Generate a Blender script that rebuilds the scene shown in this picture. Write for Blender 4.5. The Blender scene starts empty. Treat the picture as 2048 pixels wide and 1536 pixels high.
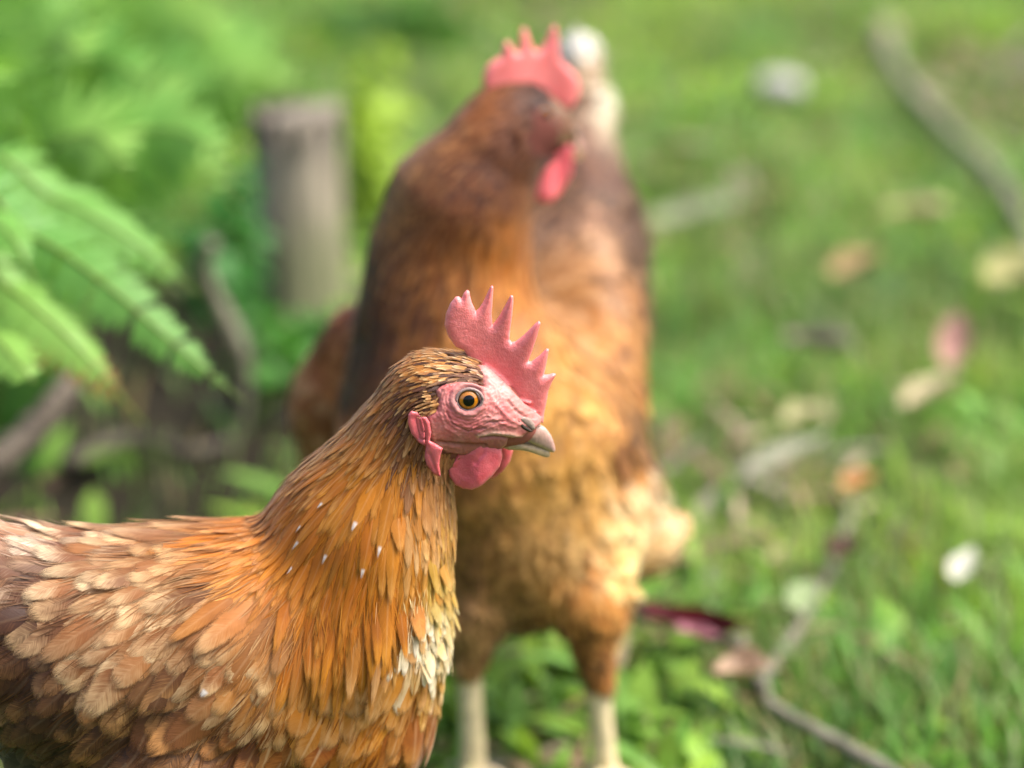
import bpy, bmesh, math, random
import numpy as np
from mathutils import Vector, Matrix

random.seed(5)
rng = np.random.default_rng(11)
SC = bpy.context.scene
COL = SC.collection

# ------------------------------------------------------------------ camera
PITCH = math.radians(20.0)
CAM_H = 0.692
LENS = 85.0
FPX = 2048 * LENS / 36.0
CAM = np.array([0.0, 0.0, CAM_H])
F_ = np.array([0, math.cos(PITCH), -math.sin(PITCH)])
R_ = np.array([1.0, 0, 0])
U_ = np.array([0, math.sin(PITCH), math.cos(PITCH)])

cam_data = bpy.data.cameras.new('camera')
cam = bpy.data.objects.new('camera', cam_data)
COL.objects.link(cam)
cam.location = CAM
cam.rotation_euler = (math.pi / 2 - PITCH, 0, 0)
cam_data.lens = LENS
cam_data.sensor_width = 36.0
cam_data.clip_start = 0.02
cam_data.clip_end = 500.0
cam_data.dof.use_dof = True
cam_data.dof.focus_distance = 1.048
cam_data.dof.aperture_fstop = 3.1
SC.camera = cam

# ------------------------------------------------------------------ light
SUN_EL, SUN_AZ = math.radians(56), math.radians(88)     # azimuth measured from +Y towards +X
world = bpy.data.worlds.new('World')
SC.world = world
world.use_nodes = True
wn = world.node_tree
bg = wn.nodes['Background']
sky = wn.nodes.new('ShaderNodeTexSky')
sky.sky_type = 'NISHITA'
sky.sun_disc = False
sky.sun_elevation = SUN_EL
sky.sun_rotation = SUN_AZ
sky.air_density = 0.8
sky.dust_density = 6.0
wn.links.new(sky.outputs[0], bg.inputs[0])
bg.inputs[1].default_value = 0.13
sun_data = bpy.data.lights.new('sun', 'SUN')
sun_data.energy = 1.9
sun_data.angle = math.radians(30)
sun_data.color = (1.0, 0.98, 0.955)
sun = bpy.data.objects.new('sun', sun_data)
COL.objects.link(sun)
sd = Vector((math.sin(SUN_AZ) * math.cos(SUN_EL), math.cos(SUN_AZ) * math.cos(SUN_EL), math.sin(SUN_EL)))
sun.rotation_euler = (-sd).to_track_quat('-Z', 'Y').to_euler()
sun.location = (2, 2, 4)

SC.view_settings.view_transform = 'Standard'
SC.view_settings.look = 'None'
SC.view_settings.gamma = 1.0
SC.view_settings.exposure = 1.5
SC.render.engine = 'CYCLES'
SC.cycles.use_denoising = True
SC.cycles.max_bounces = 6
SC.cycles.diffuse_bounces = 3
SC.cycles.glossy_bounces = 2
SC.cycles.transmission_bounces = 4
SC.cycles.transparent_max_bounces = 24
SC.cycles.sample_clamp_indirect = 4.0

# ------------------------------------------------------------------ helpers
def P(px, py, d):
    """point seen at pixel (px, py) of the 2048 x 1536 picture, d metres along the view axis"""
    return CAM + d * (F_ + (px - 1024) / FPX * R_ + (768 - py) / FPX * U_)

def ground(px, py, z=0.0):
    r = F_ + (px - 1024) / FPX * R_ + (768 - py) / FPX * U_
    return CAM + r * ((z - CAM_H) / r[2])

def sag(px, py, Y):
    r = F_ + (px - 1024) / FPX * R_ + (768 - py) / FPX * U_
    return CAM + r * (Y / r[1])

def lin(c, k=1.0):
    c = np.asarray(c, float) / 255.0
    return np.where(c <= 0.04045, c / 12.92, ((c + 0.055) / 1.055) ** 2.4) * k

def nrm(v):
    v = np.asarray(v, float)
    return v / np.maximum(np.linalg.norm(v, axis=-1, keepdims=True), 1e-9)

def sstep(a, b, x):
    t = np.clip((x - a) / (b - a), 0, 1)
    return t * t * (3 - 2 * t)

def vnoise(x, y, seed=0):
    """smooth value noise in 0..1 (vectorised)"""
    x = np.asarray(x, float); y = np.asarray(y, float)
    tab = np.random.default_rng(seed).random((64, 64))
    xi = np.floor(x).astype(int); yi = np.floor(y).astype(int)
    fx = x - xi; fy = y - yi
    fx = fx * fx * (3 - 2 * fx); fy = fy * fy * (3 - 2 * fy)
    g = lambda a, b: tab[a % 64, b % 64]
    return (g(xi, yi) * (1 - fx) + g(xi + 1, yi) * fx) * (1 - fy) + (g(xi, yi + 1) * (1 - fx) + g(xi + 1, yi + 1) * fx) * fy

def link(name, me, mat=None, parent=None):
    o = bpy.data.objects.new(name, me)
    COL.objects.link(o)
    if mat is not None and len(me.materials) == 0:
        me.materials.append(mat)
    if parent is not None:
        o.parent = parent
        o.matrix_parent_inverse = parent_world(parent).inverted()
    return o

def parent_world(p):
    m = p.matrix_basis.copy()
    if p.parent:
        m = parent_world(p.parent) @ p.matrix_parent_inverse @ m
    return m

def mesh(name, verts, faces, smooth=True):
    me = bpy.data.meshes.new(name)
    me.from_pydata([tuple(v) for v in np.asarray(verts)], [], [tuple(int(i) for i in f) for f in faces])
    if smooth:
        me.polygons.foreach_set('use_smooth', np.ones(len(me.polygons), bool))
    me.update()
    return me

def mesh_q(name, verts, quads, smooth=True):
    """fast: all faces are quads (numpy)"""
    me = bpy.data.meshes.new(name)
    nv, nf = len(verts), len(quads)
    me.vertices.add(nv)
    me.vertices.foreach_set('co', np.asarray(verts, np.float32).ravel())
    me.loops.add(nf * 4)
    me.loops.foreach_set('vertex_index', np.asarray(quads, np.int32).ravel())
    me.polygons.add(nf)
    me.polygons.foreach_set('loop_start', np.arange(0, nf * 4, 4, dtype=np.int32))
    if smooth:
        me.polygons.foreach_set('use_smooth', np.ones(nf, bool))
    me.update(calc_edges=True)
    me.validate()
    return me

def vattr(me, name, rgb):
    a = me.attributes.new(name, 'FLOAT_COLOR', 'POINT')
    n = len(me.vertices)
    c = np.ones((n, 4), np.float32)
    c[:, :np.asarray(rgb).shape[1]] = rgb
    a.data.foreach_set('color', c.ravel())

def empty(name, loc):
    o = bpy.data.objects.new(name, None)
    COL.objects.link(o)
    o.location = tuple(loc)
    o.empty_display_size = 0.03
    return o

def tag(o, label=None, cat=None, group=None, kind=None):
    if label: o['label'] = label
    if cat: o['category'] = cat
    if group: o['group'] = group
    if kind: o['kind'] = kind
    return o

# ------------------------------------------------------------------ materials
class NT:
    def __init__(self, name):
        self.m = bpy.data.materials.new(name)
        self.m.use_nodes = True
        self.t = self.m.node_tree
        self.n = self.t.nodes
        self.bsdf = self.n['Principled BSDF']
        self.out = self.n['Material Output']
    def node(self, kind, **kw):
        nd = self.n.new(kind)
        for k, v in kw.items():
            setattr(nd, k, v)
        return nd
    def put(self, sock, v):
        if isinstance(v, bpy.types.NodeSocket):
            self.t.links.new(v, sock)
        elif v is not None:
            if hasattr(sock.default_value, '__len__') and not hasattr(v, '__len__'):
                v = [v] * len(sock.default_value)
            if hasattr(v, '__len__') and len(v) == 3 and len(sock.default_value) == 4:
                v = (*v, 1)
            sock.default_value = v
    def math(self, op, a, b=None, c=None, clamp=False):
        nd = self.node('ShaderNodeMath', operation=op, use_clamp=clamp)
        self.put(nd.inputs[0], a)
        if b is not None: self.put(nd.inputs[1], b)
        if c is not None: self.put(nd.inputs[2], c)
        return nd.outputs[0]
    def mix(self, f, a, b, blend='MIX'):
        nd = self.node('ShaderNodeMix', data_type='RGBA', blend_type=blend)
        self.put(nd.inputs[0], f); self.put(nd.inputs[6], a); self.put(nd.inputs[7], b)
        return nd.outputs[2]
    def ss(self, a, b, x):
        nd = self.node('ShaderNodeMapRange', interpolation_type='SMOOTHSTEP')
        self.put(nd.inputs[0], x); nd.inputs[1].default_value = a; nd.inputs[2].default_value = b
        return nd.outputs[0]
    def noise(self, vec, scale, detail=3, rough=.55, dims='3D'):
        nd = self.node('ShaderNodeTexNoise', noise_dimensions=dims)
        if vec is not None: self.put(nd.inputs['Vector'], vec)
        nd.inputs['Scale'].default_value = scale
        nd.inputs['Detail'].default_value = detail
        nd.inputs['Roughness'].default_value = rough
        return nd.outputs[0]
    def attr(self, name):
        return self.node('ShaderNodeAttribute', attribute_name=name)
    def obj(self):
        return self.node('ShaderNodeTexCoord').outputs['Object']
    def xyz(self, x, y, z=0.0):
        nd = self.node('ShaderNodeCombineXYZ')
        self.put(nd.inputs[0], x); self.put(nd.inputs[1], y); self.put(nd.inputs[2], z)
        return nd.outputs[0]
    def bump(self, h, strength, dist):
        nd = self.node('ShaderNodeBump')
        self.put(nd.inputs['Height'], h)
        nd.inputs['Strength'].default_value = strength
        nd.inputs['Distance'].default_value = dist
        self.t.links.new(nd.outputs[0], self.bsdf.inputs['Normal'])
        return nd
    def set(self, **kw):
        for k, v in kw.items():
            self.put(self.bsdf.inputs[k.replace('_', ' ')], v)

def feather_material(name):
    N = NT(name)
    uv = N.node('ShaderNodeUVMap', uv_map='UVMap').outputs[0]
    sep = N.node('ShaderNodeSeparateXYZ'); N.put(sep.inputs[0], uv)
    u, v = sep.outputs[0], sep.outputs[1]
    au = N.math('MULTIPLY', N.math('ABSOLUTE', N.math('SUBTRACT', u, 0.5)), 2.0)
    prm = N.node('ShaderNodeSeparateColor'); N.put(prm.inputs[0], N.attr('fprm').outputs['Color'])
    rnd, streak, spot = prm.outputs[0], prm.outputs[1], prm.outputs[2]
    side = N.math('SIGN', N.math('SUBTRACT', u, 0.5))
    barb_y = N.math('SUBTRACT', v, N.math('MULTIPLY', au, 0.22))
    off = N.math('MULTIPLY', rnd, 57.0)
    bv = N.xyz(N.math('ADD', N.math('MULTIPLY', au, 1.3), N.math('MULTIPLY', side, 7.0)), N.math('MULTIPLY', barb_y, 52.0), off)
    barbs = N.noise(bv, 1.0, 2, .6)
    bv2 = N.xyz(N.math('ADD', N.math('MULTIPLY', au, 1.0), N.math('MULTIPLY', side, 3.0)), N.math('MULTIPLY', barb_y, 120.0), off)
    fine = N.noise(bv2, 1.0, 1, .5)
    blot = N.noise(N.xyz(N.math('MULTIPLY', u, 2.2), N.math('MULTIPLY', v, 3.0), N.math('MULTIPLY', rnd, 91.0)), 1.0, 2)
    t = N.ss(.38, 1.0, N.math('ADD', v, N.math('ADD', N.math('MULTIPLY', N.math('SUBTRACT', barbs, .5), .55), N.math('MULTIPLY', N.math('SUBTRACT', blot, .5), .5))))
    t = N.math('MAXIMUM', t, N.math('MULTIPLY', N.math('MULTIPLY', N.ss(.62, 1.0, au), N.ss(.2, .6, v)), .4))
    c = N.mix(t, N.attr('fcol').outputs['Color'], N.attr('ftip').outputs['Color'])
    br = N.math('ADD', .64, N.math('ADD', N.math('MULTIPLY', barbs, .24), N.math('MULTIPLY', blot, .50)))
    c = N.mix(1.0, c, N.node('ShaderNodeCombineColor').outputs[0], 'MIX') if False else c
    hsv = N.node('ShaderNodeHueSaturation')
    N.put(hsv.inputs['Value'], br); N.put(hsv.inputs['Color'], c)
    c = hsv.outputs[0]
    shaft = N.math('MULTIPLY', N.math('MULTIPLY', N.math('SUBTRACT', 1.0, N.ss(.03, .13, au)), streak), N.math('SUBTRACT', 1.0, N.ss(.85, 1.0, v)))
    c = N.mix(shaft, c, N.mix(.28, c, (.85, .62, .34)))
    sp = N.math('MULTIPLY', N.math('MULTIPLY', N.math('MULTIPLY', N.ss(.76, .82, v), N.math('SUBTRACT', 1.0, N.ss(.90, .95, v))), N.math('SUBTRACT', 1.0, N.ss(.25, .7, N.math('ADD', au, N.math('MULTIPLY', barbs, .2))))), N.math('MULTIPLY', spot, .7))
    c = N.mix(sp, c, (.86, .84, .80))
    N.set(Base_Color=c, Roughness=.5, Specular_IOR_Level=.28, Sheen_Weight=.15, Sheen_Roughness=.4)
    N.bump(N.math('ADD', fine, barbs), .22, .0006)
    # frayed vane edge: barbs part from one another at the rim
    vfine = N.noise(N.xyz(N.math('ADD', N.math('MULTIPLY', au, .8), N.math('MULTIPLY', side, 3.0)), N.math('MULTIPLY', barb_y, 230.0), off), 1.0, 1, .5)
    fr = N.math('ADD', N.math('MULTIPLY', N.ss(.3, .7, vfine), .16), N.math('MULTIPLY', N.ss(.42, .62, fine), .08))
    lim = N.math('SUBTRACT', 1.0, N.math('MULTIPLY', fr, N.ss(.05, .6, v)))
    e1 = N.math('SUBTRACT', 1.0, N.ss(-.26, .04, N.math('SUBTRACT', au, lim)))
    tipn = N.noise(N.xyz(N.math('MULTIPLY', u, 22.0), N.math('MULTIPLY', v, 1.5), off), 1.0, 2)
    e2 = N.math('SUBTRACT', 1.0, N.ss(-.20, .02, N.math('SUBTRACT', v, N.math('SUBTRACT', 1.0, N.math('MULTIPLY', N.ss(.3, .7, tipn), .07)))))
    al = N.math('MULTIPLY', e1, e2)
    tr = N.node('ShaderNodeBsdfTranslucent'); N.put(tr.inputs[0], c)
    m1 = N.node('ShaderNodeMixShader'); m1.inputs[0].default_value = .22
    N.t.links.new(N.bsdf.outputs[0], m1.inputs[1]); N.t.links.new(tr.outputs[0], m1.inputs[2])
    tp = N.node('ShaderNodeBsdfTransparent')
    m2 = N.node('ShaderNodeMixShader'); N.put(m2.inputs[0], al)
    N.t.links.new(tp.outputs[0], m2.inputs[1]); N.t.links.new(m1.outputs[0], m2.inputs[2])
    N.t.links.new(m2.outputs[0], N.out.inputs[0])
    return N.m

def body_material(name):
    N = NT(name)
    c = N.attr('bcol').outputs['Color']
    n = N.noise(N.obj(), 300, 3)
    hsv = N.node('ShaderNodeHueSaturation')
    N.put(hsv.inputs['Value'], N.math('ADD', .5, N.math('MULTIPLY', n, .6))); N.put(hsv.inputs['Color'], c)
    N.set(Base_Color=hsv.outputs[0], Roughness=.8, Specular_IOR_Level=.1)
    return N.m

def flesh_material(name, deep, pale, scale=900, bump=.5, sss=.25):
    N = NT(name)
    ob = N.obj()
    n1 = N.noise(ob, scale, 2)
    n2 = N.noise(ob, scale / 9, 3)
    vor = N.node('ShaderNodeTexVoronoi'); N.put(vor.inputs['Vector'], ob); vor.inputs['Scale'].default_value = scale * 1.1
    pap = N.math('SUBTRACT', 1.0, vor.outputs['Distance'])
    f = N.math('ADD', N.math('MULTIPLY', n2, .9), N.math('MULTIPLY', N.math('SUBTRACT', pap, .55), .3), clamp=True)
    f = N.math('ADD', N.math('MULTIPLY', f, .8), N.math('MULTIPLY', N.math('SUBTRACT', N.noise(ob, scale / 30, 2), .5), .7), clamp=True)
    c = N.mix(f, deep, pale)
    edge = N.attr('rim').outputs['Color']
    c = N.mix(N.math('MULTIPLY', edge, .22), c, (min(1, pale[0] * 1.1), pale[1] * 1.5, pale[2] * 1.5))
    N.set(Base_Color=c, Roughness=.36, Specular_IOR_Level=.5, Subsurface_Weight=sss, Subsurface_Radius=(1.0, .25, .15), Subsurface_Scale=.003)
    N.bump(N.math('ADD', pap, N.math('MULTIPLY', n1, .3)), bump, .0006)
    return N.m

def face_material():
    N = NT('face_skin')
    ob = N.obj()
    c = N.attr('bcol').outputs['Color']
    n1 = N.noise(ob, 700, 3)
    n2 = N.noise(ob, 160, 3)
    hsv = N.node('ShaderNodeHueSaturation')
    N.put(hsv.inputs['Value'], N.math('ADD', .72, N.math('ADD', N.math('MULTIPLY', n1, .25), N.math('MULTIPLY', n2, .3)))); N.put(hsv.inputs['Color'], c)
    N.set(Base_Color=hsv.outputs[0], Roughness=.5, Specular_IOR_Level=.4, Subsurface_Weight=.2, Subsurface_Radius=(1, .3, .2), Subsurface_Scale=.002)
    N.bump(N.math('ADD', n1, n2), .3, .0005)
    return N.m

def plain_material(name, col, rough=.5, spec=.4, noise_scale=None, var=.4, bump=0.0, coat=0.0):
    N = NT(name)
    c = col
    if noise_scale:
        n = N.noise(N.obj(), noise_scale, 4)
        hsv = N.node('ShaderNodeHueSaturation')
        N.put(hsv.inputs['Value'], N.math('ADD', 1 - var / 2, N.math('MULTIPLY', n, var))); N.put(hsv.inputs['Color'], col)
        c = hsv.outputs[0]
        if bump: N.bump(n, bump, .001)
    N.set(Base_Color=c, Roughness=rough, Specular_IOR_Level=spec, Coat_Weight=coat, Coat_Roughness=.02)
    return N.m

def vcol_leaf_material(name, trans=.35, rough=.5):
    """leaf or blade: colour from the vertex attribute, light passes through"""
    N = NT(name)
    c = N.attr('bcol').outputs['Color']
    N.set(Base_Color=c, Roughness=rough, Specular_IOR_Level=.35)
    tr = N.node('ShaderNodeBsdfTranslucent')
    N.put(tr.inputs[0], N.mix(1.0, c, (1.0, 1.0, .6), 'MULTIPLY'))
    mx = N.node('ShaderNodeMixShader'); mx.inputs[0].default_value = trans
    N.t.links.new(N.bsdf.outputs[0], mx.inputs[1]); N.t.links.new(tr.outputs[0], mx.inputs[2])
    N.t.links.new(mx.outputs[0], N.out.inputs[0])
    return N.m

# ------------------------------------------------------------------ generic shapes
def tube(pts, radii, seg=12, noise_amp=0.0, seed=0, caps=True, squash=1.0):
    """lofted tube along a polyline -> verts, faces"""
    pts = np.asarray(pts, float); n = len(pts)
    tang = nrm(np.gradient(pts, axis=0))
    up = np.array([0.13, 0.31, 0.94])
    V, Fc = [], []
    r_ = np.random.default_rng(seed)
    for i in range(n):
        a = nrm(np.cross(tang[i], up)); b = np.cross(a, tang[i])
        for k in range(seg):
            th = 2 * math.pi * k / seg
            r = radii[i] * (1 + noise_amp * (r_.random() - .5))
            V.append(pts[i] + r * (math.cos(th) * a + math.sin(th) * b * squash))
    for i in range(n - 1):
        for k in range(seg):
            k2 = (k + 1) % seg
            Fc.append((i * seg + k, i * seg + k2, (i + 1) * seg + k2, (i + 1) * seg + k))
    if caps:
        Fc.append(tuple(range(seg - 1, -1, -1)))
        Fc.append(tuple((n - 1) * seg + k for k in range(seg)))
    return np.array(V), Fc

def smooth_path(pts, n):
    """Catmull-Rom through the points"""
    pts = np.asarray(pts, float)
    p = np.vstack([2 * pts[0] - pts[1], pts, 2 * pts[-1] - pts[-2]])
    out = []
    m = len(pts) - 1
    for s in np.linspace(0, m - 1e-6, n):
        i = int(s); t = s - i
        a, b, c, d = p[i], p[i + 1], p[i + 2], p[i + 3]
        out.append(.5 * ((2 * b) + (-a + c) * t + (2 * a - 5 * b + 4 * c - d) * t * t + (-a + 3 * b - 3 * c + d) * t ** 3))
    return np.array(out)

def poly_sd(q, poly):
    """distance to polygon boundary (N,), inside mask, nearest point"""
    q = np.asarray(q, float); poly = np.asarray(poly, float)
    best = np.full(len(q), 1e9); near = np.zeros_like(q); ins = np.zeros(len(q), bool)
    for i in range(len(poly)):
        a, b = poly[i], poly[(i + 1) % len(poly)]
        ab = b - a
        t = np.clip(((q - a) @ ab) / max(ab @ ab, 1e-12), 0, 1)
        pr = a + t[:, None] * ab
        d = np.linalg.norm(q - pr, axis=1)
        m = d < best
        best[m] = d[m]; near[m] = pr[m]
        c = ((a[1] > q[:, 1]) != (b[1] > q[:, 1]))
        if abs(b[1] - a[1]) > 1e-12:
            xx = (b[0] - a[0]) * (q[:, 1] - a[1]) / (b[1] - a[1]) + a[0]
            ins ^= c & (q[:, 0] < xx)
    return best, ins, near

def grid_in_poly(poly, cell):
    poly = np.asarray(poly, float)
    lo = poly.min(0) - cell; hi = poly.max(0) + cell
    nx = int((hi[0] - lo[0]) / cell) + 1; ny = int((hi[1] - lo[1]) / cell) + 1
    cx = lo[0] + (np.arange(nx) + .5) * cell; cy = lo[1] + (np.arange(ny) + .5) * cell
    C = np.stack(np.meshgrid(cx, cy, indexing='ij'), -1).reshape(-1, 2)
    _, ins, _ = poly_sd(C, poly)
    ins = ins.reshape(nx, ny)
    idx = -np.ones((nx + 1, ny + 1), int); q = []; quads = []
    for i, j in np.argwhere(ins):
        f = []
        for a, b in ((i, j), (i + 1, j), (i + 1, j + 1), (i, j + 1)):
            if idx[a, b] < 0:
                idx[a, b] = len(q); q.append((lo[0] + a * cell, lo[1] + b * cell))
            f.append(idx[a, b])
        quads.append(f)
    q = np.array(q); quads = np.array(quads)
    cnt = np.bincount(quads.ravel(), minlength=len(q))
    bnd = cnt < 4
    d, _, near = poly_sd(q, poly)
    q[bnd] = near[bnd]
    d[bnd] = 0
    # relax interior next to the border
    return q, quads, bnd, d

def pad(poly, cell, T, R, y0=0.0, disp=None, bow=None):
    """inflated outline in the local x-z plane -> verts (x,y,z), faces, rim"""
    q, quads, bnd, d = grid_in_poly(poly, cell)
    t = T * np.sqrt(np.maximum(0, 1 - (1 - np.clip(d / R, 0, 1)) ** 2)) 
    yb = np.full(len(q), y0) if np.isscalar(y0) else y0(q)
    if bow is not None: yb = yb + bow(q)
    dd = disp(q) if disp is not None else 0
    n = len(q)
    front = np.stack([q[:, 0], yb - t - dd, q[:, 1]], 1)
    back = np.stack([q[:, 0], yb + t + dd, q[:, 1]], 1)
    mp = np.arange(n) + n
    mp[bnd] = np.arange(n)[bnd]
    V = np.vstack([front, back])
    F1 = quads; F2 = mp[quads][:, ::-1]
    Fq = np.vstack([F1, F2])
    rim = 1 - sstep(0, R * .5, d)
    return V, Fq, np.concatenate([rim, rim])

# ------------------------------------------------------------------ signed distance bodies
class Sdf:
    def __init__(self, k=.005):
        self.a, self.ra, self.b, self.rb, self.k = [], [], [], [], k
    def chain(self, pts, radii):
        for i in range(len(pts) - 1):
            self.a.append(pts[i]); self.b.append(pts[i + 1]); self.ra.append(radii[i]); self.rb.append(radii[i + 1])
        return self
    def fix(self):
        self.A = np.array(self.a, float); self.B = np.array(self.b, float)
        self.RA = np.array(self.ra, float); self.RB = np.array(self.rb, float)
        self.AB = self.B - self.A; self.L2 = np.maximum((self.AB ** 2).sum(1), 1e-12)
        return self
    def __call__(self, p):
        out = np.empty(len(p))
        for s in range(0, len(p), 40000):
            q = p[s:s + 40000]
            d = None
            acc = np.full(len(q), 0.0)
            D = np.empty((len(q), len(self.A)))
            for i in range(len(self.A)):
                pa = q - self.A[i]
                t = np.clip(pa @ self.AB[i] / self.L2[i], 0, 1)
                D[:, i] = np.linalg.norm(pa - t[:, None] * self.AB[i], axis=1) - (self.RA[i] + t * (self.RB[i] - self.RA[i]))
            m = D.min(1)
            out[s:s + 40000] = m - self.k * np.log(np.exp(-(D - m[:, None]) / self.k).sum(1))
        return out
    def grad(self, p, e=4e-4):
        g = np.empty_like(p)
        for k in range(3):
            dv = np.zeros(3); dv[k] = e
            g[:, k] = self(p + dv) - self(p - dv)
        return nrm(g)

def sdf_mesh(sdf, voxel):
    """one continuous skin: union of the bodies, remeshed, then pulled onto the smooth surface"""
    bm = bmesh.new()
    for i in range(len(sdf.A)):
        n = max(2, int(math.sqrt(sdf.L2[i]) / (.35 * min(sdf.RA[i], sdf.RB[i]) + 1e-6)) + 1)
        for t in np.linspace(0, 1, min(n, 12)):
            r = sdf.RA[i] + t * (sdf.RB[i] - sdf.RA[i]) + .0008
            c = sdf.A[i] + t * sdf.AB[i]
            bmesh.ops.create_icosphere(bm, subdivisions=3, radius=r, matrix=Matrix.Translation(Vector(c)))
    me = bpy.data.meshes.new('tmp'); bm.to_mesh(me); bm.free()
    ob = bpy.data.objects.new('tmp', me); COL.objects.link(ob)
    md = ob.modifiers.new('r', 'REMESH'); md.mode = 'VOXEL'; md.voxel_size = voxel
    dg = bpy.context.evaluated_depsgraph_get()
    m2 = bpy.data.meshes.new_from_object(ob.evaluated_get(dg))
    bpy.data.objects.remove(ob); bpy.data.meshes.remove(me)
    n = len(m2.vertices)
    co = np.empty(n * 3, np.float32); m2.vertices.foreach_get('co', co)
    co = co.reshape(-1, 3).astype(float)
    for _ in range(4):
        co -= sdf.grad(co) * np.clip(sdf(co), -.004, .004)[:, None]
    m2.vertices.foreach_set('co', co.astype(np.float32).ravel())
    m2.polygons.foreach_set('use_smooth', np.ones(len(m2.polygons), bool))
    m2.update()
    return m2, co

def sample_surface(me, co, n):
    me.calc_loop_triangles()
    tri = np.empty(len(me.loop_triangles) * 3, np.int32); me.loop_triangles.foreach_get('vertices', tri)
    tri = tri.reshape(-1, 3)
    a, b, c = co[tri[:, 0]], co[tri[:, 1]], co[tri[:, 2]]
    ar = np.linalg.norm(np.cross(b - a, c - a), axis=1)
    ch = rng.choice(len(tri), n, p=ar / ar.sum())
    r1, r2 = np.sqrt(rng.random(n)), rng.random(n)
    return (1 - r1)[:, None] * a[ch] + (r1 * (1 - r2))[:, None] * b[ch] + (r1 * r2)[:, None] * c[ch]

def poisson(pts, rad):
    alive = np.ones(len(pts), bool); keep = []
    order = np.argsort(rng.random(len(pts)) )
    p = pts[order]; r = rad[order]
    for i in range(len(p)):
        if not alive[i]: continue
        keep.append(order[i])
        d = p[i:] - p[i]
        alive[i:] &= (np.einsum('ij,ij->i', d, d) > r[i] ** 2)
    return np.array(keep)

# ------------------------------------------------------------------ feathers
def feather_mesh(name, root, axis, nor, L, W, sa, sb, h0, h1, col, tip, prm, sdf=None, nv=9, nu=5, bend=.0, cup=.14):
    n = len(root)
    axis = nrm(axis); side = nrm(np.cross(axis, nor)); nor = nrm(np.cross(side, axis))
    v = np.linspace(0, 1, nv) ** .9
    u = np.linspace(-1, 1, nu)
    prof = (1 - np.power(v[None, :] * .995, sa[:, None])) ** sb[:, None] * np.minimum(1, (v[None, :] / .22 + .12) ** .7)
    pos = (root[:, None, None, :]
           + axis[:, None, None, :] * (L[:, None, None] * v[None, :, None])[..., None]
           + side[:, None, None, :] * (W[:, None, None] * prof[:, :, None] * u[None, None, :])[..., None])
    hgt = h0[:, None, None] + (h1 - h0)[:, None, None] * v[None, :, None] - (cup * W)[:, None, None] * prof[:, :, None] * (u ** 2)[None, None, :] if np.ndim(cup) == 0 else None
    bendv = -(bend if np.ndim(bend) else np.full(n, bend))[:, None, None] * L[:, None, None] * (v ** 2)[None, :, None]
    if sdf is not None:
        p = pos.reshape(-1, 3)
        tgt = np.broadcast_to(hgt, (n, nv, nu)).reshape(-1)
        for _ in range(2):
            p = p - sdf.grad(p) * (sdf(p) - tgt)[:, None]
        pos = p.reshape(n, nv, nu, 3)
        pos = pos + nor[:, None, None, :] * (bendv * np.ones((1, 1, nu)))[..., None]
    else:
        pos = pos + nor[:, None, None, :] * (hgt + bendv)[..., None]
    V = pos.reshape(-1, 3)
    base = (np.arange(n) * nv * nu)[:, None, None]
    i, j = np.meshgrid(np.arange(nv - 1), np.arange(nu - 1), indexing='ij')
    q = np.stack([i * nu + j, i * nu + j + 1, (i + 1) * nu + j + 1, (i + 1) * nu + j], -1)
    Q = (base[..., None] + q[None]).reshape(-1, 4)
    me = mesh_q(name, V, Q)
    uvl = me.uv_layers.new(name='UVMap')
    uu = np.broadcast_to((u * .5 + .5)[None, None, :], (n, nv, nu)).reshape(-1)
    vv = np.broadcast_to(v[None, :, None], (n, nv, nu)).reshape(-1)
    li = np.empty(len(me.loops), np.int32); me.loops.foreach_get('vertex_index', li)
    uvl.data.foreach_set('uv', np.stack([uu[li], vv[li]], 1).astype(np.float32).ravel())
    k = nv * nu
    vattr(me, 'fcol', np.repeat(col, k, axis=0)); vattr(me, 'ftip', np.repeat(tip, k, axis=0)); vattr(me, 'fprm', np.repeat(prm, k, axis=0))
    return me

M_FEATHER = feather_material('feather')
M_BODY = body_material('hen_skin')
def barb_material():
    N = NT('loose_barb')
    c = N.attr('fcol').outputs['Color']
    N.set(Base_Color=c, Roughness=.6, Specular_IOR_Level=.2)
    tr = N.node('ShaderNodeBsdfTranslucent'); N.put(tr.inputs[0], c)
    mx = N.node('ShaderNodeMixShader'); mx.inputs[0].default_value = .35
    N.t.links.new(N.bsdf.outputs[0], mx.inputs[1]); N.t.links.new(tr.outputs[0], mx.inputs[2])
    N.t.links.new(mx.outputs[0], N.out.inputs[0])
    return N.m
M_BARB = barb_material()
M_COMB = flesh_material('comb_flesh', (.64, .125, .12), (.82, .27, .25), 1250, .22, .25)
M_WATTLE = flesh_material('wattle_flesh', (.52, .055, .07), (.72, .19, .20), 1250, .2, .25)
M_FACE = face_material()
M_SHANK = plain_material('shank_scale', (.56, .46, .27), .55, .3, 110, 1.0, .6)
M_CLAW = plain_material('claw_horn', (.30, .22, .12), .35, .5, 200, .4)

# ------------------------------------------------------------------ the head, drawn once in its own frame (x forward, z up, -y = the side we see)
Y0 = 1.0
EYE = sag(937, 798, Y0)

def hpx(px, py):
    """pixel on the front hen's middle plane -> head frame (x, z)"""
    w = sag(px, py, Y0) - EYE
    return np.array([w[0], w[2]])

def hz(zx, zy):
    return hpx(760 + zx * .29940, 540 + zy * .29948)

def hpoly(pts):
    return np.array([hz(*p) for p in pts])

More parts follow.
